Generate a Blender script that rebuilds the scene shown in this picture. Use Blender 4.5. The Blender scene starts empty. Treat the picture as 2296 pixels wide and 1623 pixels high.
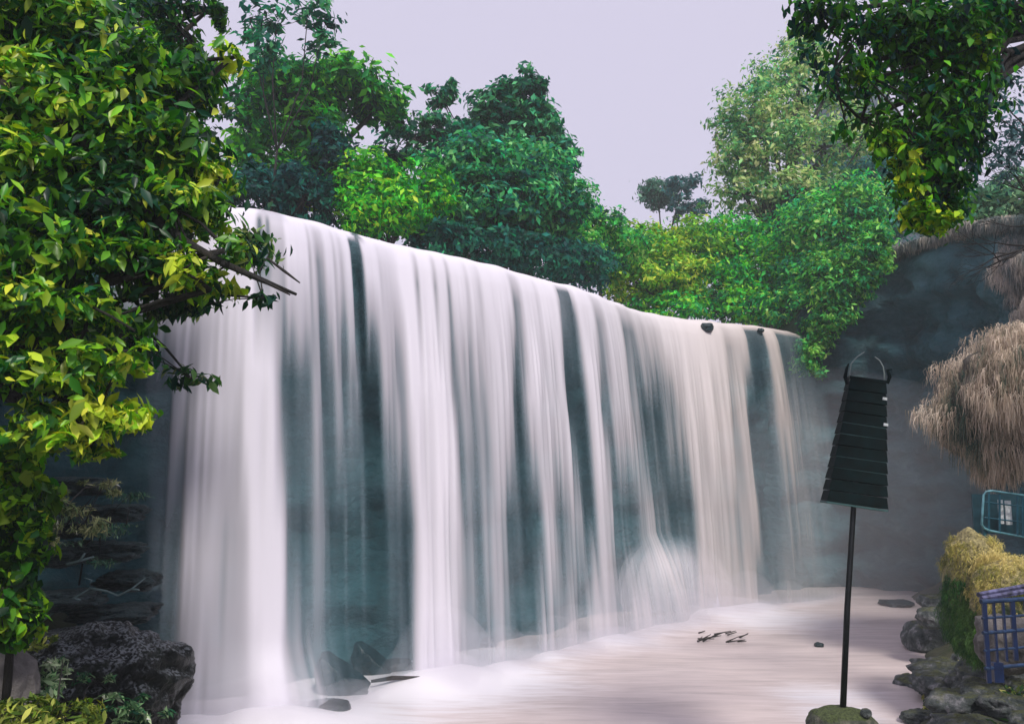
import bpy, math, random
import numpy as np
from mathutils import Vector, Matrix, noise

random.seed(7)
rng = np.random.default_rng(7)
sc = bpy.context.scene
col = sc.collection
R = math.radians

# ------------------------------------------------------------------ camera
F = 1988.0 / 2296.0            # focal length in picture widths
PITCH = 7.05
CAMZ = 3.7
cd = bpy.data.cameras.new('camera')
cd.sensor_width = 36.0
cd.lens = 36.0 * F
cd.clip_end = 2000
cd.clip_start = 0.05
cam = bpy.data.objects.new('camera', cd)
cam.location = (0, 0, CAMZ)
cam.rotation_euler = (R(90 + PITCH), 0, 0)
col.objects.link(cam)
sc.camera = cam

# ------------------------------------------------------------------ world and sun
w = bpy.data.worlds.new('World')
sc.world = w
w.use_nodes = True
nt = w.node_tree
nt.nodes.clear()
out = nt.nodes.new('ShaderNodeOutputWorld')
bg = nt.nodes.new('ShaderNodeBackground')
bg.inputs['Strength'].default_value = 0.1
sky = nt.nodes.new('ShaderNodeTexSky')
sky.sky_type = 'NISHITA'
sky.sun_disc = False
sky.sun_elevation = R(48)
sky.sun_rotation = R(160)
mx = nt.nodes.new('ShaderNodeMixRGB')
mx.inputs[0].default_value = 0.95
mx.inputs[2].default_value = (7.15, 6.72, 8.45, 1)      # even bright overcast
nt.links.new(sky.outputs[0], mx.inputs[1])
nt.links.new(mx.outputs[0], bg.inputs['Color'])
nt.links.new(bg.outputs[0], out.inputs['Surface'])

sl = bpy.data.lights.new('sun', 'SUN')
sl.energy = 2.9
sl.angle = R(11)
sl.color = (1.0, 0.95, 0.86)
so = bpy.data.objects.new('sun', sl)
SUNDIR = Vector((-0.22, 0.66, -0.78)).normalized()
so.rotation_euler = SUNDIR.to_track_quat('-Z', 'Y').to_euler()
so.location = (0, 0, 40)
col.objects.link(so)

sc.view_settings.view_transform = 'Standard'
sc.view_settings.look = 'None'
sc.view_settings.exposure = 0.0
sc.view_settings.gamma = 1.0
sc.cycles.transparent_max_bounces = 12
sc.cycles.max_bounces = 6
sc.cycles.diffuse_bounces = 3
sc.cycles.volume_bounces = 2

# ------------------------------------------------------------------ helpers
cp, sp = math.cos(R(PITCH)), math.sin(R(PITCH))
def ray(px, py):
    x, y, z = px - 1148.0, 1988.0, 811.5 - py
    return np.array([x, y * cp - z * sp, y * sp + z * cp])
def P(px, py, Y):                      # where something seen there stands when it is Y metres away
    d = ray(px, py)
    return np.array([0, 0, CAMZ]) + d * (Y / d[1])
def PZ(px, py, z):                     # ... when it stands at height z
    d = ray(px, py)
    return np.array([0, 0, CAMZ]) + d * ((z - CAMZ) / d[2])
def proj(p):
    x, y, z = p[..., 0], p[..., 1], p[..., 2] - CAMZ
    f = y * cp + z * sp
    return 1148 + 1988 * x / f, 811.5 - 1988 * (-y * sp + z * cp) / f

def tag(o, label=None, cat=None, group=None, kind=None):
    if label: o['label'] = label
    if cat: o['category'] = cat
    if group: o['group'] = group
    if kind: o['kind'] = kind
    return o
def empty(name, loc, label=None, cat=None, group=None):
    o = bpy.data.objects.new(name, None)
    o.location = Vector(loc)
    col.objects.link(o)
    return tag(o, label, cat, group)

def mesh_obj(name, V, faces, mat, parent=None, smooth=False, colors=None, attrs=None, uv=None):
    """V (n,3) array; faces (m,k) int array or list; placed in the parent's frame (V in world space)"""
    V = np.asarray(V, dtype=np.float64)
    loc = np.zeros(3)
    if parent is None:
        loc = V.mean(0); loc[2] = V[:, 2].min()
        V = V - loc
    else:
        V = V - np.array(parent.matrix_world.translation if False else world_loc(parent))
    me = bpy.data.meshes.new(name)
    if isinstance(faces, np.ndarray):
        m, k = faces.shape
        me.vertices.add(len(V)); me.vertices.foreach_set('co', V.astype(np.float32).ravel())
        me.loops.add(m * k); me.loops.foreach_set('vertex_index', faces.astype(np.int32).ravel())
        me.polygons.add(m)
        me.polygons.foreach_set('loop_start', np.arange(0, m * k, k, dtype=np.int32))
        me.polygons.foreach_set('loop_total', np.full(m, k, dtype=np.int32))
        me.update(calc_edges=True)
    else:
        me.from_pydata([tuple(v) for v in V], [], [list(f) for f in faces])
    if smooth:
        me.polygons.foreach_set('use_smooth', np.ones(len(me.polygons), dtype=bool))
    if colors is not None:
        a = me.color_attributes.new('tint', 'FLOAT_COLOR', 'POINT')
        c = np.ones((len(V), 4), dtype=np.float32); c[:, :3] = colors
        a.data.foreach_set('color', c.ravel())
    for k_, v_ in (attrs or {}).items():
        a = me.attributes.new(k_, 'FLOAT', 'POINT')
        a.data.foreach_set('value', np.asarray(v_, dtype=np.float32).ravel())
    me.validate()
    me.materials.append(mat)
    o = bpy.data.objects.new(name, me)
    o.location = Vector(loc)
    if parent is not None:
        o.parent = parent
    col.objects.link(o)
    return o
def world_loc(o):
    l = np.array(o.location)
    while o.parent is not None:
        o = o.parent
        l = l + np.array(o.location)
    return l

class MB:
    """collects shapes into one mesh, world coordinates"""
    def __init__(s): s.v = []; s.f = []
    def add(s, V, F_):
        n = len(s.v)
        s.v += [tuple(map(float, v)) for v in V]; s.f += [[i + n for i in f] for f in F_]
    def tube(s, pts, rad, seg=7):
        pts = [Vector(p) for p in pts]
        if not hasattr(rad, '__len__'): rad = [rad] * len(pts)
        V = []; n = len(pts); up = Vector((0.13, 0.31, 0.94))
        for i, p in enumerate(pts):
            t = (pts[min(i + 1, n - 1)] - pts[max(i - 1, 0)]).normalized()
            a = t.cross(up)
            if a.length < 1e-3: a = t.cross(Vector((1, 0, 0)))
            a.normalize(); b = t.cross(a).normalized()
            for k in range(seg):
                q = 2 * math.pi * k / seg
                V.append(p + (a * math.cos(q) + b * math.sin(q)) * rad[i])
        Fc = [[i * seg + k, i * seg + (k + 1) % seg, (i + 1) * seg + (k + 1) % seg, (i + 1) * seg + k] for i in range(n - 1) for k in range(seg)]
        Fc += [list(range(seg))[::-1], [(n - 1) * seg + k for k in range(seg)]]
        s.add(V, Fc)
    def box(s, c, size, M=None, taper=1.0, bevel=0.0):
        hx, hy, hz = (q / 2 for q in size)
        V = []
        for z, t in ((-hz, 1.0), (hz, taper)):
            for x, y in ((-hx, -hy), (hx, -hy), (hx, hy), (-hx, hy)):
                V.append(Vector((x * t, y * t, z)))
        if M is not None: V = [M @ v for v in V]
        V = [v + Vector(c) for v in V]
        s.add(V, [[0, 3, 2, 1], [4, 5, 6, 7], [0, 1, 5, 4], [1, 2, 6, 5], [2, 3, 7, 6], [3, 0, 4, 7]])
    def build(s, name, mat, parent=None, smooth=False):
        return mesh_obj(name, np.array(s.v), s.f, mat, parent, smooth)

# ------------------------------------------------------------------ materials
def newmat(name):
    m = bpy.data.materials.new(name)
    m.use_nodes = True
    t = m.node_tree
    b = t.nodes['Principled BSDF']
    return m, t, b
def N(t, kind, **kw):
    n = t.nodes.new(kind)
    for k, v in kw.items():
        if k in n.inputs: n.inputs[k].default_value = v
        else: setattr(n, k, v)
    return n
def ramp(t, stops):
    n = t.nodes.new('ShaderNodeValToRGB')
    e = n.color_ramp.elements
    e[0].position, e[0].color = stops[0][0], (*stops[0][1], 1)
    e[1].position, e[1].color = stops[-1][0], (*stops[-1][1], 1)
    for p, c in stops[1:-1]:
        x = e.new(p); x.color = (*c, 1)
    return n
def rock_mat(name, c0, c1, c2, scale=2.0, bump=0.5, rough=0.75, moss=None, stretch=(1, 1, 1), moss_sheen_lo=0.45, moss_sheen_hi=0.75, bscale=None, bdist=0.06, sharp=None):
    m, t, b = newmat(name)
    tc = N(t, 'ShaderNodeTexCoord'); mp = N(t, 'ShaderNodeMapping')
    mp.inputs['Scale'].default_value = stretch
    t.links.new(tc.outputs['Object'], mp.inputs[0])
    n1 = N(t, 'ShaderNodeTexNoise', Scale=scale, Detail=9.0, Roughness=0.65)
    t.links.new(mp.outputs[0], n1.inputs['Vector'])
    r = ramp(t, [(0.3, c0), (0.52, c1), (0.72, c2)])
    t.links.new(n1.outputs['Fac'], r.inputs[0])
    n2 = N(t, 'ShaderNodeTexNoise', Scale=(bscale or scale * 4), Detail=8.0, Roughness=0.7)
    t.links.new(mp.outputs[0], n2.inputs['Vector'])
    vo = N(t, 'ShaderNodeTexVoronoi', Scale=scale * 2.2, feature='DISTANCE_TO_EDGE')
    t.links.new(mp.outputs[0], vo.inputs['Vector'])
    ad = N(t, 'ShaderNodeMath', operation='ADD')
    mu = N(t, 'ShaderNodeMath', operation='MULTIPLY'); mu.inputs[1].default_value = 0.8
    mi = N(t, 'ShaderNodeMath', operation='MINIMUM'); mi.inputs[1].default_value = 0.25
    t.links.new(vo.outputs['Distance'], mi.inputs[0]); t.links.new(mi.outputs[0], mu.inputs[0])
    t.links.new(mu.outputs[0], ad.inputs[0]); t.links.new(n2.outputs['Fac'], ad.inputs[1])
    bp = N(t, 'ShaderNodeBump', Strength=bump, Distance=bdist)
    t.links.new(ad.outputs[0], bp.inputs['Height']); t.links.new(bp.outputs[0], b.inputs['Normal'])
    last = r.outputs[0]
    if moss:  # upward-face tint: moss on mossy stones, painted sheen on the wet dark ones
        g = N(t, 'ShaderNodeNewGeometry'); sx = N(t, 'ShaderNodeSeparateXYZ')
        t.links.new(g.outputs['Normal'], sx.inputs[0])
        mr = N(t, 'ShaderNodeMapRange'); mr.inputs[1].default_value = moss_sheen_lo; mr.inputs[2].default_value = moss_sheen_hi
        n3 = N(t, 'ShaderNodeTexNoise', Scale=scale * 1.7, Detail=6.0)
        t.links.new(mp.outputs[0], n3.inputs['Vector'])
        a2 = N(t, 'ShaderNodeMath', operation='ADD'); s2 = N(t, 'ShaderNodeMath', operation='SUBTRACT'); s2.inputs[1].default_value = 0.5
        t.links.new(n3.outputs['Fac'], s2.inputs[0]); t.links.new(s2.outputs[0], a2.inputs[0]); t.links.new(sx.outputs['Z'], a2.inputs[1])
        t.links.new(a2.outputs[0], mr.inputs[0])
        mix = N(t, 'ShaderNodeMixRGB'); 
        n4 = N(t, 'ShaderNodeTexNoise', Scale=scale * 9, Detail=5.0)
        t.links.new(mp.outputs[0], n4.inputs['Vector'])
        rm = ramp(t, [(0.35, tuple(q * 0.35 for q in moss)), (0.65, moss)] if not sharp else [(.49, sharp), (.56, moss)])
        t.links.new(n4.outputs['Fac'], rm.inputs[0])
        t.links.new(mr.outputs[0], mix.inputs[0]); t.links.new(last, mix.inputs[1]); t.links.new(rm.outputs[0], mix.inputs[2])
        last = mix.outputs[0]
    t.links.new(last, b.inputs['Base Color'])
    b.inputs['Roughness'].default_value = rough
    return m
def plain(name, c, rough=0.6, metal=0.0, var=0.25, scale=12):
    m, t, b = newmat(name)
    tc = N(t, 'ShaderNodeTexCoord')
    n1 = N(t, 'ShaderNodeTexNoise', Scale=scale, Detail=6.0)
    t.links.new(tc.outputs['Object'], n1.inputs['Vector'])
    r = ramp(t, [(0.3, tuple(q * (1 - var) for q in c)), (0.7, tuple(min(1, q * (1 + var)) for q in c))])
    t.links.new(n1.outputs['Fac'], r.inputs[0]); t.links.new(r.outputs[0], b.inputs['Base Color'])
    bp = N(t, 'ShaderNodeBump', Strength=0.25, Distance=0.01)
    t.links.new(n1.outputs['Fac'], bp.inputs['Height']); t.links.new(bp.outputs[0], b.inputs['Normal'])
    b.inputs['Roughness'].default_value = rough; b.inputs['Metallic'].default_value = metal
    return m
def leaf_mat(name, rough=0.5, trans=0.38, spec=.2):
    m, t, b = newmat(name)
    at = N(t, 'ShaderNodeAttribute', attribute_name='tint')
    t.links.new(at.outputs['Color'], b.inputs['Base Color'])
    b.inputs['Roughness'].default_value = rough; b.inputs['Specular IOR Level'].default_value = spec
    tr = N(t, 'ShaderNodeBsdfTranslucent')
    hs = N(t, 'ShaderNodeHueSaturation', Saturation=1.15, Value=1.3)
    t.links.new(at.outputs['Color'], hs.inputs['Color']); t.links.new(hs.outputs[0], tr.inputs['Color'])
    mxs = N(t, 'ShaderNodeMixShader'); mxs.inputs[0].default_value = trans
    t.links.new(b.outputs[0], mxs.inputs[1]); t.links.new(tr.outputs[0], mxs.inputs[2])
    t.links.new(mxs.outputs[0], t.nodes['Material Output'].inputs['Surface'])
    return m

M_leaf = leaf_mat('leaf')
M_leaf_gloss = leaf_mat('leaf_glossy', 0.36, 0.3, .4)
M_bark = rock_mat('bark', (0.006, 0.006, 0.006), (0.018, 0.016, 0.013), (0.05, 0.04, 0.03), scale=7, bump=0.8, stretch=(1, 1, .25))
M_cliff = rock_mat('cliff_rock', (0.008, 0.045, 0.056), (0.022, 0.105, 0.13), (0.075, 0.19, 0.22), scale=0.8, bump=1.0, rough=0.55, stretch=(1, 1, 1.6), bdist=.15)
M_blackrock = rock_mat('wet_black_rock', (0.003, 0.005, 0.005), (0.009, 0.014, 0.014), (0.05, 0.07, 0.05), scale=3.2, bump=1.0, rough=0.28, moss=(0.42, 0.46, 0.50), sharp=(.012, .018, .02), moss_sheen_lo=0.4, moss_sheen_hi=0.9, bdist=.25)  # moss and sharp here paint sky-lit highlights onto the upward faces
M_ledge = rock_mat('ledge_rock_wet', (0.003, 0.010, 0.014), (0.012, 0.035, 0.042), (0.07, 0.12, 0.13), scale=3.2, bump=1.0, rough=0.35, moss=(.10, .17, .17), moss_sheen_lo=.7, moss_sheen_hi=1.1, bdist=.15)  # moss here puts wet highlights into the colour of the upward faces
M_greyrock = rock_mat('grey_rock', (0.07, 0.065, 0.06), (0.17, 0.155, 0.15), (0.30, 0.27, 0.26), scale=3, bump=0.8)
M_bankrock = rock_mat('bank_rock', (0.015, 0.03, 0.03), (0.11, 0.13, 0.13), (0.55, 0.53, 0.56), scale=4.5, bump=1.0, moss=(0.20, 0.22, 0.05), moss_sheen_lo=0.8, moss_sheen_hi=1.2, bdist=.1)
M_yellowrock = rock_mat('mossy_yellow_rock', (0.02, 0.05, 0.02), (0.06, 0.10, 0.03), (0.30, 0.26, 0.08), scale=3, bump=1.0, moss=(0.70, 0.60, 0.27), moss_sheen_lo=-0.15, moss_sheen_hi=0.35, bdist=.12)
M_wetrock = rock_mat('wet_teal_rock', (0.002, 0.010, 0.012), (0.006, 0.024, 0.03), (0.03, 0.06, 0.07), scale=2.5, bump=0.5, rough=0.25)
M_ground = rock_mat('ground_soil', (0.02, 0.03, 0.015), (0.05, 0.06, 0.03), (0.12, 0.11, 0.07), scale=1.2, bump=0.8)
M_plateau = rock_mat('plateau_soil', (0.008, 0.02, 0.012), (0.015, 0.04, 0.02), (0.03, 0.06, 0.03), scale=0.8, bump=0.8)

# ------------------------------------------------------------------ crest, sheet geometry
H = 8.0
crest_px = [(255, 470), (400, 469), (520, 470), (570, 476), (620, 480), (700, 502), (780, 525), (880, 552), (1000, 575), (1080, 592), (1150, 612), (1230, 634),
            (1300, 650), (1370, 678), (1430, 700), (1500, 714), (1580, 722), (1700, 735), (1770, 746), (1815, 762)]
cw = np.array([PZ(x, y, H)[:2] for x, y in crest_px])
seg = np.r_[0, np.cumsum(np.linalg.norm(np.diff(cw, axis=0), axis=1))]
L = seg[-1]
NU = 1000
us = np.linspace(0, 1, NU)
def smooth1(a, k):
    ker = np.hanning(k); ker /= ker.sum()
    pad = np.r_[2 * a[0] - a[k:0:-1], a, 2 * a[-1] - a[-2:-k - 2:-1]]
    return np.convolve(pad, ker, 'same')[k:-k]
cx = smooth1(np.interp(us * L, seg, cw[:, 0]), 51)
cy = smooth1(np.interp(us * L, seg, cw[:, 1]), 51)
tx, ty = np.gradient(cx), np.gradient(cy)
tl = np.hypot(tx, ty); tx /= tl; ty /= tl
nx, ny = smooth1(ty, 81), smooth1(-tx, 81)
nl = np.hypot(nx, ny); nx /= nl; ny /= nl

NV = 110
vs = np.r_[-np.linspace(0.55, 0.02, 8), np.linspace(0, 1, NV) ** 1.35]     # negative: on top of the lip
def off_drop(v):
    # the lip is rounded, then the water is thrown out a little and falls
    if v < 0: return v * 1.0, 0.05 + 0.03 * (v)
    d = v * 8.1
    return 0.10 * math.sqrt(min(d, .4)) + 0.30 * math.sqrt(d), -d
od = np.array([off_drop(v) for v in vs])
flare = 0.75 + 0.5 * us                                                  # thrown further where it is a single veil
def sheet_pos(extra=0.0):
    o = od[:, 0][None, :] * flare[:, None] + extra
    X = cx[:, None] + nx[:, None] * o
    Y = cy[:, None] + ny[:, None] * o
    Z = np.broadcast_to(H + od[:, 1][None, :], X.shape)
    return np.stack([X, Y, Z], -1)
base = sheet_pos()
SX, SY = proj(base)

# how closed the water is across the fall at four heights of it: (where, how much)
T08 = [(300, .7), (360, .8), (430, .9), (500, .9), (569, .92), (576, .25), (585, .18), (590, .35), (603, .25), (610, .5), (637, .55), (643, 1), (690, 1), (695, .4), (700, .85), (712, .35), (724, .5), (733, .92), (745, .9), (750, .5), (757, .85), (766, .5), (773, .8), (779, .95), (786, .9), (790, .03), (804, .0), (813, .1), (820, .9),
       (846, .9), (852, .65), (862, .8), (880, .8), (898, 1), (925, 1), (936, .35), (943, .95), (968, .95), (976, .4), (983, .9), (999, .9), (1006, .3), (1014, .9), (1040, .9), (1048, .6), (1056, .9), (1075, .65), (1085, .95), (1143, .93), (1152, .4), (1164, .45), (1175, .9), (1200, .92), (1206, .7), (1215, .95), (1250, .9),
       (1258, .3), (1284, .2), (1299, .9), (1330, .92), (1338, .45), (1350, .5), (1359, .85), (1388, .9), (1398, .35), (1418, .35), (1430, .7), (1440, .5), (1450, .7), (1470, .6), (1490, .88), (1540, .9), (1600, .92), (1620, .8), (1630, .5), (1642, .6), (1655, .7), (1672, .65), (1680, .15), (1700, .1), (1717, .15), (1727, .7), (1742, .72), (1753, .15), (1775, .2), (1790, .1), (1840, 0)]
T35 = [(300, 0), (318, .2), (330, .3), (370, .32), (375, .22), (387, .3), (392, .8), (414, .85), (421, .5), (438, .55), (446, .82), (534, .85), (545, 1), (600, 1), (613, .85), (625, .5), (638, .2), (660, .15), (680, .25), (697, .22), (706, .55), (720, .58), (727, .2), (748, .25), (757, .5), (766, .5), (774, .15), (788, .4), (794, .3), (803, .45), (812, .2), (819, .0), (853, .0),
       (862, .55), (877, .55), (886, .4), (908, .42), (918, .98), (995, 1), (1007, .85), (1015, .35), (1024, .38), (1036, .6), (1047, .6), (1060, .4), (1075, .6), (1088, .45), (1102, .75), (1146, .75), (1156, .25), (1172, .22), (1188, .82), (1206, .8), (1216, .6), (1224, .8), (1266, .75), (1278, .08), (1313, .05), (1325, .75), (1343, .75), (1352, .25),
       (1368, .25), (1377, .7), (1408, .75), (1420, .4), (1430, .55), (1444, .25), (1450, .12), (1465, .25), (1474, .1), (1488, .15), (1502, .4), (1528, .45), (1548, .8), (1630, .82), (1646, .5), (1663, .72), (1673, .68), (1684, .08), (1725, .06), (1748, .6), (1770, .6), (1785, .33), (1850, .3), (1900, 0)]
T65 = [(315, 0), (325, .2), (360, .25), (402, .22), (411, .72), (434, .78), (442, .5), (450, .65), (544, .65), (560, .95), (590, 1), (625, .88), (647, .4), (662, .18), (685, .16), (706, .35), (733, .38), (747, .12), (775, .1), (781, .25), (788, .1), (812, .1), (820, .28), (828, .08), (836, 0), (866, 0), (878, .15), (924, .14), (936, .85), (975, .85), (985, .95), (1015, .9), (1034, .5), (1045, .25),
       (1075, .3), (1088, .5), (1100, .4), (1112, .52), (1131, .45), (1144, .12), (1165, .2), (1180, .08), (1210, .08), (1224, .55), (1237, .55), (1249, .28), (1272, .3), (1285, .48), (1307, .45), (1315, .12), (1333, .1), (1343, .65), (1374, .65), (1382, .2), (1428, .2), (1446, .45), (1459, .45), (1476, .28), (1494, .3), (1503, .12), (1550, .1), (1568, .58), (1600, .62), (1650, .6), (1695, .62), (1708, .08), (1746, .1), (1765, .3), (1833, .28), (1900, 0)]
T95 = [(315, .0), (330, .15), (400, .35), (425, .65), (440, .72), (450, .65), (548, .72), (562, 1), (622, 1), (636, .7), (650, .55), (690, .4), (715, .3), (740, .25), (760, .15), (860, .08), (925, .2), (938, .92), (1015, .95), (1032, .5), (1060, .32), (1080, .35), (1130, .5), (1150, .25), (1205, .15), (1222, .5), (1250, .35), (1285, .45), (1315, .25), (1343, .6), (1374, .6), (1390, .35), (1450, .45), (1500, .35), (1560, .4),
       (1570, .6), (1690, .62), (1705, .22), (1746, .22), (1765, .33), (1833, .3), (1900, 0)]
def row_cover(tab, v):
    k = int(np.argmin(np.abs(vs - v)))
    t_ = np.array(tab)
    return np.interp(SX[:, k], t_[:, 0], t_[:, 1])
lv = np.array([0.0, 0.022, 0.09, 0.35, 0.65, 0.93, 1.0])
r0 = np.ones(NU) * 0.97
r08 = row_cover(T08, .08)
rows = [np.where(row_cover([(570, 1), (585, .6), (630, .7), (645, 1), (783, 1), (790, .3), (800, .2), (812, 1), (1700, 1), (1780, .75), (1830, 0)], 0.0) < 1, row_cover([(570, 1), (585, .6), (630, .7), (645, 1), (783, 1), (790, .3), (800, .2), (812, 1), (1700, 1), (1780, .75), (1830, 0)], 0.0), r0),
        r08 * .45 + .55 * r0 * np.where(r08 < .3, .3, 1), r08, row_cover(T35, .35), row_cover(T65, .65), row_cover(T95, .95), row_cover(T95, .97)]
rows = np.array(rows)
vv = np.clip(vs, 0, 1)
cover = np.empty((NU, len(vs)))
for i in range(NU):
    cover[i] = np.interp(vv, lv, rows[:, i])
# fine strands running down the water, changing slowly on the way
def strand(nu, seed, keep):
    r_ = np.random.default_rng(seed)
    a = r_.normal(size=(nu, 6))
    kk = np.linspace(0, 5, len(vs)) * 1.0
    lo = np.floor(kk).astype(int).clip(0, 4); f = kk - lo
    f = f * f * (3 - 2 * f)
    m_ = a[:, lo] * (1 - f) + a[:, lo + 1] * f
    xs = np.linspace(0, nu - 1, NU)
    l2 = np.floor(xs).astype(int).clip(0, nu - 2); g = (xs - l2)[:, None]; g = g * g * (3 - 2 * g)
    return m_[l2] * (1 - g) + m_[l2 + 1] * g
st = strand(70, 1, 0) * .45 + strand(170, 2, 0) * .45 + strand(400, 3, 0) * .45
amp = np.clip(vv[None, :] * 4, .2, 1) * 0.115
cover = np.clip(cover + st * amp * np.clip(cover * 2.5, 0, 1), 0, 1)
# near the foot the streams dissolve into spray
foot = np.clip((vv - .86) / .14, 0, 1)[None, :]
edge = np.clip((us - .002) / .012, 0, 1)[:, None] * np.clip((0.998 - us) / .02, 0, 1)[:, None]
cover = np.interp(cover, [0, .1, .25, .45, .7, 1], [.02, .08, .23, .45, .68, .99])
HU = np.interp(1490, SX[:, -1], us); SU = np.interp(668, SX[:, -1], us)
def ss(x): x = np.clip(x, 0, 1); return x * x * (3 - 2 * x)
g1 = np.exp(-((us - HU) / .058) ** 2)[:, None]; k1 = ss((vv - .74) / .10)[None, :] ** .7
g2 = np.exp(-((us - SU) / .040) ** 2)[:, None]; k2 = ss((vv - (.86 + 2.2 * np.abs(us - SU)[:, None])) / .16)
kk_ = np.clip(g1 ** .6 * k1 * 1.1, 0, 1); cover = cover * (1 - kk_) + (.5 + st * .16) * kk_
cover = np.maximum(cover, (.40 + st * .12) * g2 * k2)
for j in range(cover.shape[1]): cover[:, j] = smooth1(cover[:, j], 5)
cover = np.clip(cover, 0, 1) * edge
bulge = .55 * g1 * np.sqrt(ss((vv - .72) / .28))[None, :] + .45 * g2 * ss((vv - .84) / .16)[None, :] + (cover - .5) * 0.14 * np.clip(vv * 3, 0, 1)[None, :] + st * 0.008 * np.clip(vv * 4, 0, 1)[None, :]
# a rock low in the fall lifts the veil into a hump
Pw = sheet_pos(bulge)
lipn = np.array([noise.noise(Vector((i * .035, 0, 3))) for i in range(NU)]) * .05
Pw = Pw.copy(); Pw[:, :30, 2] += (lipn[:, None] * np.linspace(1, 0, 30)[None, :])

NVt = len(vs)
idx = np.arange(NU * NVt).reshape(NU, NVt)
Fq = np.stack([idx[:-1, :-1], idx[1:, :-1], idx[1:, 1:], idx[:-1, 1:]], -1).reshape(-1, 4)

def silk_mat(name, tan=True):
    m, t, b = newmat(name)
    at = N(t, 'ShaderNodeAttribute', attribute_name='cover')
    au = N(t, 'ShaderNodeAttribute', attribute_name='along')
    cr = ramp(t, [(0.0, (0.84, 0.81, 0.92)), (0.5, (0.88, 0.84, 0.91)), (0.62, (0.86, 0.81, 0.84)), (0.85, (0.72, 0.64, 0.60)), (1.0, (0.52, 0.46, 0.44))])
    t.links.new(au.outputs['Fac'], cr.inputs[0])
    thin = N(t, 'ShaderNodeMixRGB'); thin.inputs[1].default_value = (.22, .46, .56, 1)      # thin water is clearer and cooler
    mr = N(t, 'ShaderNodeMapRange'); mr.inputs[1].default_value = .0; mr.inputs[2].default_value = .55
    t.links.new(at.outputs['Fac'], mr.inputs[0]); t.links.new(mr.outputs[0], thin.inputs[0]); t.links.new(cr.outputs[0], thin.inputs[2])
    t.links.new(thin.outputs[0], b.inputs['Base Color'])
    b.inputs['Roughness'].default_value = 0.5
    b.inputs['Specular IOR Level'].default_value = 0.25
    t.links.new(at.outputs['Fac'], b.inputs['Alpha'])
    return m
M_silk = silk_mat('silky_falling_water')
M_silk.use_transparent_shadow = True if hasattr(M_silk, 'use_transparent_shadow') else None
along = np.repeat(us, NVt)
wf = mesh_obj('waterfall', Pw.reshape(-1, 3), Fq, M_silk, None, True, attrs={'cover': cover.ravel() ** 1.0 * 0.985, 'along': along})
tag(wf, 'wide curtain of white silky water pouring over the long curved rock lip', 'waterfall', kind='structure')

# ------------------------------------------------------------------ rock wall round the pool
kb = np.r_[np.arange(0, NU, 12), NU - 1]
wp = [(-9.5, -5, 8.2), (-8.2, 0, 8.4), (-7.2, 4, 8.6), (-6.9, 7.5, 8.7), (-7.0, 11, 8.6), (-7.0, 13.2, 8.3)]
wp += [(cx[i], cy[i], 7.93) for i in kb]
wp += [(9.2, 28.9, 8.4), (10.0, 29.2, 9.6), (11.2, 28.8, 10.5), (12.4, 27.6, 10.8), (13.3, 25.4, 10.9), (13.7, 22, 10.2), (13.6, 18, 9.2), (13, 14, 8.4), (12.4, 9, 8), (12.2, 3, 8), (12.6, -5, 8)]
wp = np.array(wp)
ws = np.r_[0, np.cumsum(np.linalg.norm(np.diff(wp[:, :2], axis=0), axis=1))]
NW = 420; NZ = 70
wu = np.linspace(0, ws[-1], NW)
wx, wy, wz = (smooth1(np.interp(wu, ws, wp[:, k]), 9) for k in range(3))
gx, gy = np.gradient(wx), np.gradient(wy); gl = np.hypot(gx, gy)
wnx, wny = smooth1(gy / gl, 15), smooth1(-gx / gl, 15)
s0, s1 = ws[6], ws[6 + len(kb) - 1]
isfall = np.clip((wu - s0 + .3) / .8, 0, 1) * np.clip((s1 - wu + .3) / .8, 0, 1)
Vw = np.empty((NW, NZ, 3))
for i in range(NW):
    for j in range(NZ):
        v = j / (NZ - 1)
        z = wz[i] * (1 - v) + (-1.0) * v
        und = -0.12 - 1.25 * math.sin(min(1, v * 1.5) * math.pi * .5) + 0.55 * max(0, v - .6) / .4
        p = Vector((wx[i], wy[i], z))
        n_ = noise.fractal(p * Vector((.55, .55, 1.2)) if False else Vector((p.x * .55, p.y * .55, p.z * 1.0)), 1.0, 2.1, 6) * 0.55
        strata = abs(math.sin(z * 2.3 + noise.noise(Vector((p.x * .3, p.y * .3, 5))) * 3)) * .16
        k = isfall[i]
        n_ += (1 - k) * (noise.fractal(Vector((p.x * 1.6, p.y * 1.6, p.z * 1.9)), 1.0, 2.0, 4) * .22)
        o = und * (k + (1 - k) * .55) + (n_ + strata) * min(1, .08 + v * 6) * (1.35 - .6 * k)
        if k > .5: o = min(o, -0.10)
        Vw[i, j] = (wx[i] + wnx[i] * o, wy[i] + wny[i] * o, z)
ix = np.arange(NW * NZ).reshape(NW, NZ)
Fw = np.stack([ix[:-1, :-1], ix[1:, :-1], ix[1:, 1:], ix[:-1, 1:]], -1).reshape(-1, 4)
cl = mesh_obj('cliff', Vw.reshape(-1, 3), Fw, M_cliff, None, True)
tag(cl, kind='structure')

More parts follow.
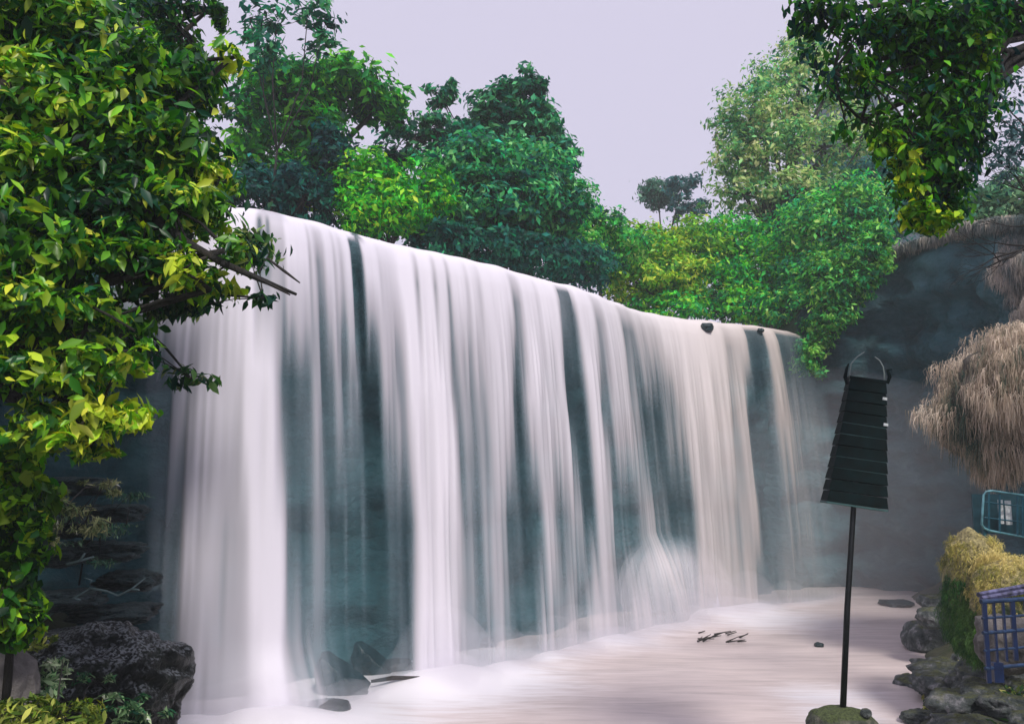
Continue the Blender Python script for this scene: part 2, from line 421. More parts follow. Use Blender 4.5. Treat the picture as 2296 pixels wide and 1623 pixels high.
# plateau above the wall, out to the horizon
rr = [0, .35, 1.2, 2.5, 4, 6, 8, 11, 16, 25, 45, 75, 110]
Vp = np.empty((NW, len(rr), 3))
for i in range(NW):
    dx, dy = -wnx[i] * .6 + (wx[i] - 2) / 14 * .5, -wny[i] * .6 + (wy[i] - 12) / 14 * .5
    dl = math.hypot(dx, dy); dx /= dl; dy /= dl
    for j, r_ in enumerate(rr):
        x, y = Vw[i, 0, 0] + dx * r_, Vw[i, 0, 1] + dy * r_
        k = isfall[i]
        bankz = (8.3 + min(r_, 30) * .05 + noise.noise(Vector((x * .3, y * .3, 0))) * .3)
        if k > .5: z = 7.93 - .12 * min(r_, 1) if r_ < 5 else bankz
        else: z = wz[i] + min(r_, 30) * .04 + noise.noise(Vector((x * .3, y * .3, 0))) * .35 * min(1, r_)
        Vp[i, j] = (x, y, z)
ixp = np.arange(NW * len(rr)).reshape(NW, len(rr))
Fp = np.stack([ixp[:-1, :-1], ixp[:-1, 1:], ixp[1:, 1:], ixp[1:, :-1]], -1).reshape(-1, 4)
tag(mesh_obj('plateau', Vp.reshape(-1, 3), Fp, M_plateau, None, True), kind='structure')

# river on the plateau, feeding the lip
def water_mat(name, base, foam, rough=0.3):
    m, t, b = newmat(name)
    at = N(t, 'ShaderNodeAttribute', attribute_name='foam')
    tc = N(t, 'ShaderNodeTexCoord'); mp = N(t, 'ShaderNodeMapping')
    mp.inputs['Rotation'].default_value = (0, 0, R(-8)); mp.inputs['Scale'].default_value = (.16, .85, 1)
    t.links.new(tc.outputs['Object'], mp.inputs[0])
    n1 = N(t, 'ShaderNodeTexNoise', Scale=1.5, Detail=6.0, Roughness=.6, Distortion=.6)
    t.links.new(mp.outputs[0], n1.inputs['Vector'])
    mp2 = N(t, 'ShaderNodeMapping'); mp2.inputs['Scale'].default_value = (.5, 3.4, 1); mp2.inputs['Rotation'].default_value = (0, 0, R(6))
    t.links.new(tc.outputs['Object'], mp2.inputs[0])
    n2 = N(t, 'ShaderNodeTexNoise', Scale=1.6, Detail=7.0, Roughness=.65, Distortion=.4)
    t.links.new(mp2.outputs[0], n2.inputs['Vector'])
    r = ramp(t, [(0.30, tuple(q * .66 for q in base)), (0.5, base), (0.72, tuple(min(.9, q * 1.25) for q in base))])
    av = N(t, 'ShaderNodeMath', operation='ADD'); hv = N(t, 'ShaderNodeMath', operation='MULTIPLY'); hv.inputs[1].default_value = .5
    t.links.new(n1.outputs['Fac'], av.inputs[0]); t.links.new(n2.outputs['Fac'], av.inputs[1]); t.links.new(av.outputs[0], hv.inputs[0])
    t.links.new(hv.outputs[0], r.inputs[0])
    mix = N(t, 'ShaderNodeMixRGB'); mix.inputs[2].default_value = (*foam, 1)
    # foam = attribute, its border pulled about by the streaks
    a = N(t, 'ShaderNodeMath', operation='ADD'); s_ = N(t, 'ShaderNodeMath', operation='SUBTRACT'); s_.inputs[1].default_value = .5
    ml = N(t, 'ShaderNodeMath', operation='MULTIPLY'); ml.inputs[1].default_value = 1.1
    t.links.new(n2.outputs['Fac'], s_.inputs[0]); t.links.new(s_.outputs[0], ml.inputs[0]); t.links.new(ml.outputs[0], a.inputs[0]); t.links.new(at.outputs['Fac'], a.inputs[1])
    mr = N(t, 'ShaderNodeMapRange', interpolation_type='SMOOTHSTEP'); mr.inputs[1].default_value = .12; mr.inputs[2].default_value = .95
    t.links.new(a.outputs[0], mr.inputs[0]); t.links.new(mr.outputs[0], mix.inputs[0]); t.links.new(r.outputs[0], mix.inputs[1])
    t.links.new(mix.outputs[0], b.inputs['Base Color'])
    b.inputs['Roughness'].default_value = rough
    b.inputs['Specular IOR Level'].default_value = .3
    bp = N(t, 'ShaderNodeBump', Strength=0.3, Distance=0.05)
    t.links.new(n1.outputs['Fac'], bp.inputs['Height']); t.links.new(bp.outputs[0], b.inputs['Normal'])
    return m
M_pool = water_mat('milky_pool_water', (0.69, 0.585, 0.575), (0.90, 0.87, 0.93), .34)
kk = np.arange(0, NU, 10)
Vr = []
for i in kk:
    for r_ in (.5, 1.5, 3, 5, 7):
        Vr.append((cx[i] - nx[i] * r_, cy[i] - ny[i] * r_, 8.03))
Vr = np.array(Vr); ir = np.arange(len(Vr)).reshape(len(kk), 5)
Fr = np.stack([ir[:-1, :-1], ir[:-1, 1:], ir[1:, 1:], ir[1:, :-1]], -1).reshape(-1, 4)
tag(mesh_obj('river', Vr, Fr, M_pool, None, True, attrs={'foam': np.full(len(Vr), .6)}), kind='structure')

# pool
gxs = np.linspace(-8, 14.5, 260); gys = np.linspace(9.0, 30, 260)
GX, GY = np.meshgrid(gxs, gys, indexing='ij')
kbot = NVt - 1
bx, by, bc = Pw[:, kbot, 0], Pw[:, kbot, 1], rows[5]
foam = np.zeros_like(GX); hump = np.zeros_like(GX)
for i in range(0, NU, 5):
    d2 = (GX - bx[i]) ** 2 + (GY - by[i]) ** 2
    # strong streams push foam out from the wall
    dn = (GX - bx[i]) * nx[i] + (GY - by[i]) * ny[i]
    wgt = bc[i] ** 1.2
    foam = np.maximum(foam, (0.30 + wgt) * np.exp(-d2 / (2 * (0.55 + 1.05 * wgt ** 2) ** 2)))
    hump = np.maximum(hump, wgt * np.exp(-d2 / (2 * .5 ** 2)))
def blob(x, y, r, a):
    global foam
    foam = np.maximum(foam, a * np.exp(-((GX - x) ** 2 + (GY - y) ** 2) / (2 * r * r)))
for px, py, r_, a_ in ((600, 1600, 1.1, 1.5), (640, 1560, .9, 1.4), (480, 1600, 1.0, 1.0), (1000, 1490, .9, 1.4), (1120, 1470, .7, 1.15), (1220, 1478, .5, .9), (1850, 1560, .7, .75), (1700, 1385, 1.6, .8), (1500, 1395, 1.0, .8), (1880, 1600, .6, .7)):
    q = PZ(px, py, 0); blob(q[0], q[1], r_, a_)
gz = np.array([[noise.noise(Vector((x * .5, y * .9, 0))) for y in gys] for x in gxs]) * .03 + hump * .28
Vq = np.stack([GX, GY, gz], -1).reshape(-1, 3)
iq = np.arange(len(Vq)).reshape(260, 260)
Fg = np.stack([iq[:-1, :-1], iq[1:, :-1], iq[1:, 1:], iq[:-1, 1:]], -1).reshape(-1, 4)
tag(mesh_obj('pool_water', Vq, Fg, M_pool, None, True, attrs={'foam': foam.ravel()}), kind='structure')

# near banks
def shore_x(y): return np.interp(y, [2, 8, 10, 13, 17.8, 21, 25.5, 30], [3.0, 4.4, 4.9, 5.75, 8.0, 9.6, 11.6, 12.2])
def ground_h(x, y):
    h = -0.9
    r_ = x - shore_x(y)
    if y > 9: h = max(h, min(2.6, r_ * .42 if r_ > 0 else r_ * .8))
    else: h = max(h, min(2.6, r_ * .3 + .6))
    h = max(h, min(1.9, (11.6 - y) * .26))
    if y < 13.5: h = max(h, min(3.0, (-4.9 - x) * 1.0 + min(.8, (13 - y) * .25)))
    return h + noise.fractal(Vector((x * 1.1, y * 1.1, 2)), 1.0, 2.0, 4) * .16
xs_ = np.linspace(-11, 15, 150); ys_ = np.linspace(-8, 27, 190)
Vb = np.array([[(x, y, ground_h(x, y)) for y in ys_] for x in xs_]).reshape(-1, 3)
ib = np.arange(len(Vb)).reshape(150, 190)
Fb = np.stack([ib[:-1, :-1], ib[1:, :-1], ib[1:, 1:], ib[:-1, 1:]], -1).reshape(-1, 4)
tag(mesh_obj('ground', Vb, Fb, M_ground, None, True), kind='structure')
big = np.array([(-130, -60, -1.1), (150, -60, -1.1), (150, 140, -1.1), (-130, 140, -1.1)])
tag(mesh_obj('valley_floor', big, [[0, 1, 2, 3]], M_ground), kind='structure')

# ------------------------------------------------------------------ rocks
def rock(name, c, size, mat, label=None, cat='rock', group=None, parent=None, seed=0, sub=5, rough=.22, freq=1.6, flat=0.0, rz=0, ridge=0.0, blocky=.3, slope=None):
    import bmesh
    bm = bmesh.new()
    bmesh.ops.create_icosphere(bm, subdivisions=sub, radius=1.0)
    V = []
    for v in bm.verts:
        d = v.co.normalized()
        # blocky: push towards a rounded cube
        m_ = max(abs(d.x), abs(d.y), abs(d.z))
        r_ = 1.0 / (m_ ** blocky)
        q = d * freq + Vector((seed * 7.3, seed * 3.1, seed))
        r_ *= 1 + noise.fractal(q, 1.0, 2.1, 5) * rough + (noise.cell(q * 1.3) - .5) * rough * .0
        if ridge: r_ += (abs(noise.noise(q * 2.6)) - .2) * -ridge
        p = d * r_
        if flat and p.z < 0: p.z *= (1 - flat)
        if slope: p.z = min(p.z, slope[0] - slope[1] * p.x + noise.noise(p * 4) * .05)
        V.append(p)
    Fc = [[v.index for v in f.verts] for f in bm.faces]
    bm.free()
    ca, sa = math.cos(rz), math.sin(rz)
    V = np.array([(p.x * size[0], p.y * size[1], p.z * size[2]) for p in V])
    V = np.stack([V[:, 0] * ca - V[:, 1] * sa, V[:, 0] * sa + V[:, 1] * ca, V[:, 2]], -1) + np.array(c)
    o = mesh_obj(name, V, np.array(Fc), mat, parent, True)
    if parent is None: tag(o, label, cat, group)
    return o

def Rk(name, px, py, Y, wpx, hpx, mat, label, dep=None, **k):
    if Y is None: Y = PZ(px, py + hpx * .30, 0)[1]
    s = Y / 1988.0
    c = P(px, py, Y)
    return rock(name, c, (wpx * s / 2, (dep if dep else wpx * s / 2), hpx * s / 2), mat, label, **k)

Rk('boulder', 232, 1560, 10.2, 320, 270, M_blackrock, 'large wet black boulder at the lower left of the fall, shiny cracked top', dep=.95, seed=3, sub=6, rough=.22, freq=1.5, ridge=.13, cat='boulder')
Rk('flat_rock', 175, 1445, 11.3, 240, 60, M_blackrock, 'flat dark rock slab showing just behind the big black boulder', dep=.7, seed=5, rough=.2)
Rk('rock', 20, 1560, 7.6, 110, 190, M_greyrock, 'smooth rounded grey rock in the bottom left corner', seed=8, rough=.14)
Rk('wedge_rock', 776, 1512, None, 135, 120, M_wetrock, 'dark teal wedge rock poking out of the foam left of the floating log', dep=.4, seed=11, rough=.1, slope=(.15, .85))
Rk('pointed_rock', 846, 1478, None, 110, 100, M_wetrock, 'pointed dark rock behind the veil, above the small black stone', dep=.35, seed=12, rough=.12, slope=(.1, .9))
Rk('stone', 893, 1494, None, 62, 34, M_wetrock, 'small black stone in the foam just above the floating log', seed=13, sub=4)
Rk('stone', 1088, 1440, None, 56, 24, M_wetrock, 'lone dark stone in the foam at the foot of the middle of the fall', seed=14, sub=4)
Rk('smooth_rock', 738, 1588, None, 95, 38, M_wetrock, 'low rounded rock washed over by foam, nearest the bottom edge', dep=.25, seed=15, rough=.12)
Rk('stone', 1836, 1446, None, 20, 12, M_wetrock, 'tiny dark stone alone in the open pool left of the lamp pole', seed=16, sub=3)
Rk('lip_stone', 1585, 735, 25.1, 30, 22, M_wetrock, 'round dark stone sitting on the right part of the fall lip', seed=17, sub=4)
Rk('lip_stone', 1706, 741, 26.1, 16, 10, M_wetrock, 'tiny dark stone on the fall lip towards its right end', seed=18, sub=3)
Rk('lip_stone', 948, 574, 17.1, 12, 9, M_wetrock, 'tiny dark stone on the fall lip near its middle', seed=19, sub=3)
Rk('lip_stone', 670, 519, 15.1, 10, 8, M_wetrock, 'tiny dark stone on the fall lip near the bare branch tip', seed=20, sub=3)
lr = Rk('ledge_rock', 607, 500, 14.75, 62, 26, M_wetrock, 'dark rock ledge splitting the water at the left of the lip', dep=.3, seed=21, sub=4)

# log and floating sticks
lg = MB()
a = PZ(832, 1527, .16); b_ = PZ(950, 1518, .18)
lg.tube([a, a * .6 + b_ * .4 + np.array([0, 0, .03]), b_], [.025, .04, .02], 8)
o = lg.build('driftwood_log', M_bark, None, True); tag(o, 'straight dark driftwood log floating beside the wedge rock', 'log')
sb = MB(); random.seed(3)
for k in range(16):
    p0 = PZ(1560 + random.random() * 100, 1418 + random.random() * 22, .03)
    an = random.uniform(-.5, .9); ln = random.uniform(.15, .45)
    sb.tube([p0, p0 + np.array([math.cos(an) * ln, math.sin(an) * ln, random.uniform(0, .09)])], [.018, .008], 5)
o = sb.build('floating_branch', M_bark, None); tag(o, 'small tangle of twigs floating in the open pool', 'branch')

# the hump of water over a hidden rock near the right part of the fall
hc = PZ(1500, 1362, 0)
rock('hump_rock', hc + np.array([0, .75, .2]), (.9, .6, 1.1), M_wetrock, 'rounded rock under the hump of water at the foot of the fall', seed=31, sub=4, rough=.08, cat='rock')
def veil(name, c, rx, ry, rz_, cov, lab, al=.6, seed=0, a0=-110, a1=110, nu=90, nv=26, yaw=0.0, cone=False, sa=.3):
    V = []; C = []
    for i in range(nu):
        a_ = R(a0 + (a1 - a0) * i / (nu - 1)) - math.pi / 2 + yaw
        sn = noise.noise(Vector((i * .21, seed, 0))) * .5 + noise.noise(Vector((i * .55, seed, 4))) * .35
        for j in range(nv):
            t_ = j / (nv - 1)
            rr_ = math.sin(t_ * math.pi / 2) ** .85 * 1.0 + t_ * .18
            z = math.cos(t_ * math.pi / 2) ** .9
            if cone: rr_ = t_; z = (1 - t_) ** 1.5
            k = 1 + sn * .03
            V.append((c[0] + math.cos(a_) * rx * rr_ * k, c[1] + math.sin(a_) * ry * rr_ * k, c[2] + z * rz_))
            e = math.sin(math.pi * i / (nu - 1)) ** .8 * (min(1, t_ * 2.2) if cone else 1)
            C.append(max(0, min(1, (cov + sn * sa) * e * min(1, t_ * 1.7) ** 1.4)))
    V = np.array(V); ii = np.arange(nu * nv).reshape(nu, nv)
    Fv = np.stack([ii[:-1, :-1], ii[1:, :-1], ii[1:, 1:], ii[:-1, 1:]], -1).reshape(-1, 4)
    o = mesh_obj(name, V, Fv, M_silk, None, True, attrs={'cover': np.array(C), 'along': np.full(len(V), al)})
    tag(o, lab, 'cascade', kind='structure')
veil('water_hump', hc + np.array([.1, .1, -.1]), 1.5, 1.0, 2.1, .72, 'rounded mound of white water spilling over a rock', .25, 2, sa=.45)
# ------------------------------------------------------------------ foliage
def leaves(centers, normals, size, tint, rs, wide=.42, droop=.3, curl=True, seed=0, spread=.7):
    """many small folded leaves, one mesh; centers (n,3)"""
    r_ = np.random.default_rng(seed)
    n = len(centers)
    nrm = normals + r_.normal(size=(n, 3)) * spread
    nrm /= np.linalg.norm(nrm, axis=1)[:, None] + 1e-9
    d = r_.normal(size=(n, 3)); d[:, 2] -= droop * 2
    d -= nrm * (d * nrm).sum(1)[:, None]
    d /= np.linalg.norm(d, axis=1)[:, None] + 1e-9
    s = np.cross(nrm, d)
    l = size * r_.uniform(.45, 1.5, n)[:, None]
    wd = l * wide * r_.uniform(.75, 1.25, n)[:, None] * .5
    b0 = centers - d * l * .5
    if curl:
        mid = centers - nrm * l * .05
        tip = centers + d * l * .5 - nrm * l * .16
        up = nrm * wd * .45
        V = np.stack([b0, mid - d * l * .12 + s * wd + up, mid - d * l * .12 - s * wd + up, mid, centers + d * l * .2 + s * wd * .72 + up * .4 - nrm * l * .05, centers + d * l * .2 - s * wd * .72 + up * .4 - nrm * l * .05, tip], 1)
        f = np.array([[0, 3, 1], [0, 2, 3], [1, 3, 4], [3, 2, 5], [3, 6, 4], [3, 5, 6]])
        k = 7
    else:
        V = np.stack([b0, centers + s * wd + nrm * wd * .4, centers + d * l * .5, centers - s * wd + nrm * wd * .4], 1)
        f = np.array([[0, 1, 2], [0, 2, 3]]); k = 4
    Fc = (np.arange(n) * k)[:, None, None] + f[None]
    c = np.repeat(tint, k, 0)
    return V.reshape(-1, 3), Fc.reshape(-1, 3), c

def crown_points(blobs, n_total, clump=.24, per=34, fill=.5, seed=0):
    r_ = np.random.default_rng(seed)
    area = np.array([b['r'][0] * b['r'][2] for b in blobs]); area = area / area.sum()
    C, Nn, G, Cl = [], [], [], []
    global TONE
    TONE = []
    gid = 0
    for b, a in zip(blobs, area):
        n = int(n_total * a * b.get('dens', 1.0))
        nc = max(3, n // per)
        d = r_.normal(size=(nc, 3)); d /= np.linalg.norm(d, axis=1)[:, None]
        rad = r_.uniform(fill, 1.0, nc) ** .6
        rad = rad * (1 + .42 * np.array([noise.noise(Vector(q * 1.9) + Vector((seed * 1.7, 0, 0))) for q in d]))
        cc = d * rad[:, None]
        cs = clump * r_.uniform(.6, 1.5, nc)
        which = r_.integers(0, nc, n)
        off = r_.normal(size=(n, 3)) * np.array([1, 1, .62])
        p = cc[which] + off * cs[which][:, None] * .62
        C.append(b['c'] + p * b['r']); Nn.append(d[which] * .6 + off * .25 + np.array([0, 0, .75]))
        G.append(gid + which); gid += nc
        Cl.append(b['c'] + cc * b['r']); TONE += [b.get('tone', 0) + noise.noise(Vector(q * .9)) * .55 for q in Cl[-1]]
    return np.concatenate(C), np.concatenate(Nn), np.concatenate(G), np.concatenate(Cl)

def B(px, py, rx, rz_, Y, ry=None, dens=1.0, tone=0.0):
    s = Y / 1988.0
    return {'c': P(px, py, Y), 'r': np.array([rx * s, (ry if ry else min(rx, rz_) * s * 1.0), rz_ * s]), 'dens': dens, 'tone': tone}

GAIN = 1.6
def tints(pal, n, gids, seed, tone=None):
    r_ = np.random.default_rng(seed + 99)
    pal = np.array(pal)
    ng = gids.max() + 1
    wq = r_.random(ng) if tone is None else r_.random(ng) * .55 + .22 + np.array(tone)[:ng] * .75                                  # each spray of leaves leans to one tone
    pos = np.clip(wq[gids] + r_.normal(size=n) * .26, 0, .9999) * (len(pal) - 1)
    lo = pos.astype(int); f = (pos - lo)[:, None]
    c = pal[lo] * (1 - f) + pal[np.minimum(lo + 1, len(pal) - 1)] * f
    return np.clip(c * GAIN * np.exp(r_.normal(-.05, .42, (n, 1))), 0, .9)

G_lime = [(0.006, .04, .02), (.015, .10, .012), (.05, .20, .01), (.16, .36, .012), (.42, .50, .04)]
G_mid = [(.006, .05, .022), (.012, .10, .03), (.03, .18, .035), (.09, .27, .04)]
G_teal = [(.004, .045, .035), (.008, .085, .055), (.02, .15, .065), (.07, .26, .09)]
G_yel = [(.015, .11, .02), (.06, .24, .02), (.20, .38, .03), (.42, .46, .06)]
G_pale = [(.02, .13, .06), (.08, .25, .08), (.25, .40, .12), (.50, .50, .24)]
G_dark = [(.003, .026, .03), (.006, .045, .03), (.012, .09, .015), (.06, .18, .01)]

def plant(name, label, cat, blobs, n, size, pal, base, seed, trunk_r=.12, group=None, crown='crown', trunk='trunk', mat=None, limbs=14, fill=.45, clump=.24, per=34, wide=.42, droop=.3, curl=False, extra=None, tip_r=.012, spread=.7, fork_=None):
    mat = mat or M_leaf
    C, Nn, G, Cl = crown_points(blobs, n, clump=clump, per=per, fill=fill, seed=seed)
    t = empty(name, base, label, cat, group)
    V, Fc, c = leaves(C, Nn, size, tints(pal, len(C), G, seed, TONE), None, wide=wide, droop=droop, curl=curl, seed=seed, spread=spread)
    mesh_obj(crown, V, Fc, mat, t, False, colors=c)
    mb = MB(); rs = random.Random(seed)
    base = np.array(base, float)
    cen = np.mean([b['c'] for b in blobs], 0)
    # a trunk that forks towards each mass of the crown, then limbs to the sprays
    fork = base * .55 + cen * .45; fork[2] = base[2] + (cen[2] - base[2]) * .5
    if fork_ is not None: fork = np.array(fork_, float)
    mid = (base + fork) / 2 + np.array([rs.uniform(-.2, .2), rs.uniform(-.2, .2), 0]) * min(1, np.linalg.norm(fork - base) * .3)
    mb.tube([base - np.array([0, 0, .3]), mid, fork], [trunk_r * 1.25, trunk_r, trunk_r * .8], 9)
    for b in blobs:
        m2 = (fork + b['c']) / 2 + np.array([rs.uniform(-1, 1), rs.uniform(-1, 1), rs.uniform(.1, .8)]) * .12 * np.linalg.norm(b['c'] - fork)
        mb.tube([fork, m2, b['c']], [trunk_r * .62, trunk_r * .45, trunk_r * .28], 7)
        near = np.argsort(np.linalg.norm(Cl - b['c'], axis=1))
        pick = [near[int(q)] for q in np.linspace(0, min(len(near) - 1, int(len(Cl) / len(blobs) * 1.1)), max(2, limbs // len(blobs) + 2))]
        for q in pick:
            e = Cl[q]; m3 = (b['c'] + e) / 2 + np.array([rs.uniform(-1, 1), rs.uniform(-1, 1), rs.uniform(0, 1)]) * .08 * np.linalg.norm(e - b['c'])
            mb.tube([b['c'], m3, e], [trunk_r * .26, trunk_r * .16, tip_r], 5)
    if extra: extra(mb)
    mb.build(trunk, M_bark, t, True)
    return t

def gz_at(px, Y, z=8.4):
    p = P(px, 811, Y); return (p[0], p[1], z)

# ---- trees on the far side of the river
plant('spreading_tree', 'broad flat-topped green tree with a dark forked trunk above the left of the fall', 'tree',
      [B(640, 215, 120, 75, 24, 1.6), B(770, 195, 110, 50, 24.5, 1.5), B(560, 300, 60, 60, 23.5, 1.2, .7), B(700, 300, 90, 50, 24, 1.4, .9), B(850, 240, 70, 35, 25, 1.2), B(600, 390, 90, 60, 23.5, 1.2), B(720, 400, 70, 70, 24, 1.2)],
      15000, .26, [(.004, .05, .03), (.010, .12, .03), (.04, .26, .025), (.14, .40, .03)], gz_at(660, 24), 11, .2, limbs=40, clump=.28)
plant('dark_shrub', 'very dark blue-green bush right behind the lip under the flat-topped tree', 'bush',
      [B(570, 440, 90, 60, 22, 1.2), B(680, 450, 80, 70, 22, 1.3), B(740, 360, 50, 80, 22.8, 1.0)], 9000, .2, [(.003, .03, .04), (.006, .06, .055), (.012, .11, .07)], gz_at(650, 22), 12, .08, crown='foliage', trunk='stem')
plant('wispy_tree', 'thin wispy tree with sparse dark sprigs against the sky at the upper left', 'tree',
      [B(690, 30, 60, 35, 21, .6, .6), B(720, 85, 50, 25, 21, .5, .6), B(620, 60, 60, 30, 21, .6, .5), B(590, 120, 50, 40, 21, .6, .8), B(560, 40, 50, 30, 21, .6, .3)], 1500, .24, G_teal, gz_at(600, 21), 13, .035, fill=.1, clump=.42, per=18, limbs=24)
plant('bright_shrub', 'bright green bush just behind the lip between the flat-topped tree and the tall dark tree', 'bush',
      [B(830, 420, 85, 75, 23, 1.3), B(900, 470, 100, 60, 22.6, 1.3), B(810, 490, 60, 50, 22.4, 1.2), B(960, 440, 60, 60, 23, 1.2)], 12000, .19, [(.006, .08, .03), (.015, .20, .025), (.06, .38, .02), (.26, .50, .03)], gz_at(870, 23), 14, .08, crown='foliage', trunk='stem')
plant('sparse_tree', 'loose dark tree with open branches letting the sky through left of the tall tree', 'tree',
      [B(990, 215, 40, 50, 27, .8, .7), B(930, 310, 90, 60, 27, 1.2, .7), B(1000, 300, 60, 50, 27, 1, .8), B(880, 350, 60, 50, 27, 1, .7)], 3600, .26, G_teal, gz_at(930, 27), 15, .12, fill=.15, limbs=26)
plant('tall_tree', 'tall dark teal tree with a knob of leaves on top, behind mid fall', 'tree',
      [B(1178, 205, 48, 50, 28, .9), B(1120, 250, 70, 60, 28, 1.1), B(1200, 290, 65, 60, 28, 1.1), B(1255, 350, 50, 45, 28, .9, .8), B(1080, 310, 70, 60, 28, 1.1), B(1150, 350, 90, 60, 28, 1.3), B(1285, 345, 22, 20, 28, .4, .7)],
      13000, .27, G_teal, gz_at(1150, 28), 16, .2, limbs=30)
plant('rounded_tree', 'dense rounded mid-green tree standing in front of the tall dark tree', 'tree',
      [B(1050, 390, 100, 80, 25, 1.6), B(1180, 400, 110, 80, 25.5, 1.6), B(1100, 470, 130, 70, 25, 1.7), B(1240, 470, 90, 80, 26, 1.5), B(1010, 480, 70, 60, 24.5, 1.2)],
      20000, .23, [(.004, .06, .055), (.008, .13, .075), (.03, .25, .07), (.14, .38, .12)], gz_at(1130, 25), 17, .18, limbs=26)
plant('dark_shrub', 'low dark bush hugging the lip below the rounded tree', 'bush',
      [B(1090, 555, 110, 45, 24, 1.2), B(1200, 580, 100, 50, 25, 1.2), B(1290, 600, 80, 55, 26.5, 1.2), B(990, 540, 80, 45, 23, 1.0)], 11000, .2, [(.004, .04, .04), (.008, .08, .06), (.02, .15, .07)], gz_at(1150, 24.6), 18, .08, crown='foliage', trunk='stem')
plant('shrub', 'upright green bush at the right foot of the rounded tree, where the sky dips lowest', 'bush',
      [B(1330, 520, 75, 55, 29, 1.2), B(1390, 560, 75, 60, 29.5, 1.2), B(1300, 570, 60, 60, 28.5, 1.2)], 9000, .21, [(.008, .09, .045), (.02, .22, .05), (.10, .38, .06), (.3, .48, .12)], gz_at(1350, 29), 19, .08, crown='foliage', trunk='stem')
plant('yellow_shrub', 'yellow-green bush spread behind the lip in the middle right', 'bush',
      [B(1440, 560, 90, 60, 32, 1.4), B(1500, 620, 110, 55, 31.5, 1.4), B(1420, 630, 80, 50, 30, 1.3), B(1560, 560, 90, 60, 33, 1.4)], 15000, .21, G_yel, gz_at(1480, 32), 20, .08, crown='foliage', trunk='stem')
plant('distant_tree', 'small round-headed grey-green tree far off against the sky in the gap', 'tree',
      [B(1475, 432, 42, 34, 55, 1.4)], 2200, .30, [(.02, .09, .06), (.05, .14, .09), (.10, .18, .12)], gz_at(1478, 55, 8.5), 21, .12)
plant('distant_tree', 'small open-crowned dark tree far off, just right of the round-headed one', 'tree',
      [B(1530, 420, 45, 30, 52, 1.4), B(1550, 470, 40, 25, 52, 1.2), B(1515, 470, 30, 25, 52, 1.2, .7)], 1900, .32, [(.01, .06, .06), (.02, .09, .09), (.05, .12, .11)], gz_at(1535, 52, 8.5), 22, .14, fill=.2)
plant('green_shrub', 'wide deep green bush behind the right half of the lip', 'bush',
      [B(1640, 540, 110, 60, 34, 1.6), B(1600, 640, 110, 60, 32.5, 1.5), B(1720, 610, 110, 70, 33, 1.6), B(1680, 690, 120, 40, 31.5, 1.3), B(1510, 690, 90, 30, 30, 1.1)], 21000, .21, [(.004, .09, .04), (.01, .2, .05), (.05, .36, .03), (.22, .46, .04)], gz_at(1650, 33), 23, .08, crown='foliage', trunk='stem')
plant('pale_tree', 'tall pale sunlit tree rising behind the right end of the fall', 'tree',
      [B(1680, 250, 75, 70, 36, 1.8), B(1650, 350, 60, 80, 36, 1.6), B(1760, 200, 80, 90, 37, 1.8), B(1730, 320, 90, 80, 36, 1.8), B(1670, 440, 90, 50, 36, 1.7, .8), B(1800, 120, 70, 60, 38, 1.6, .8), B(1770, 430, 80, 60, 36, 1.6), B(1850, 330, 70, 90, 36.5, 1.5, .5), B(1860, 200, 60, 70, 37, 1.5, .5), B(1940, 300, 60, 90, 37, 1.4, .5)],
      24000, .24, G_pale, gz_at(1720, 36), 24, .25, limbs=44, fill=.35)
plant('leaning_shrub', 'tall green bush with yellow tips growing on the corner between fall and right cliff', 'bush',
      [B(1830, 520, 90, 90, 31, 1.5), B(1920, 480, 80, 90, 30.5, 1.4), B(1850, 640, 100, 80, 30.5, 1.4), B(1930, 600, 60, 80, 30, 1.2), B(1790, 690, 70, 50, 30, 1.2)], 22000, .21, [(.004, .08, .05), (.015, .19, .07), (.07, .36, .06), (.26, .48, .10)], gz_at(1850, 30.8), 25, .1, crown='foliage', trunk='stem', limbs=30)
plant('hanging_shrub', 'leafy bush hanging down the rock at the right end of the fall', 'bush',
      [B(1830, 745, 45, 40, 28, .7), B(1815, 800, 35, 45, 27.6, .5, .8), B(1870, 700, 50, 45, 27.5, .7), B(1890, 640, 70, 50, 27.2, .7), B(1930, 590, 60, 50, 27, .7), B(1850, 620, 60, 60, 27.5, .8), B(1960, 540, 40, 40, 27, .6)], 17000, .17, [(.004, .07, .04), (.015, .18, .05), (.09, .34, .06), (.22, .42, .08)], tuple(P(1850, 740, 29)), 26, .05, crown='foliage', trunk='stem')
plant('back_tree', 'blue-green tree right of the pale tall tree', 'tree',
      [B(1870, 420, 90, 60, 40, 1.8), B(1990, 400, 90, 70, 39, 1.8), B(1960, 480, 90, 60, 37, 1.6)], 11000, .26, [(.01, .10, .10), (.03, .16, .15), (.07, .24, .18)], gz_at(1920, 39, 9.5), 27, .2)
plant('cliff_top_tree', 'soft green tree on top of the right cliff near the picture edge', 'tree',
      [B(2180, 480, 80, 60, 27, 1.3), B(2270, 450, 80, 60, 27, 1.3), B(2120, 500, 60, 40, 27.5, 1.0)], 8000, .2, [(.02, .09, .05), (.06, .16, .08), (.16, .24, .12)], gz_at(2200, 27, 10.8), 28, .14)

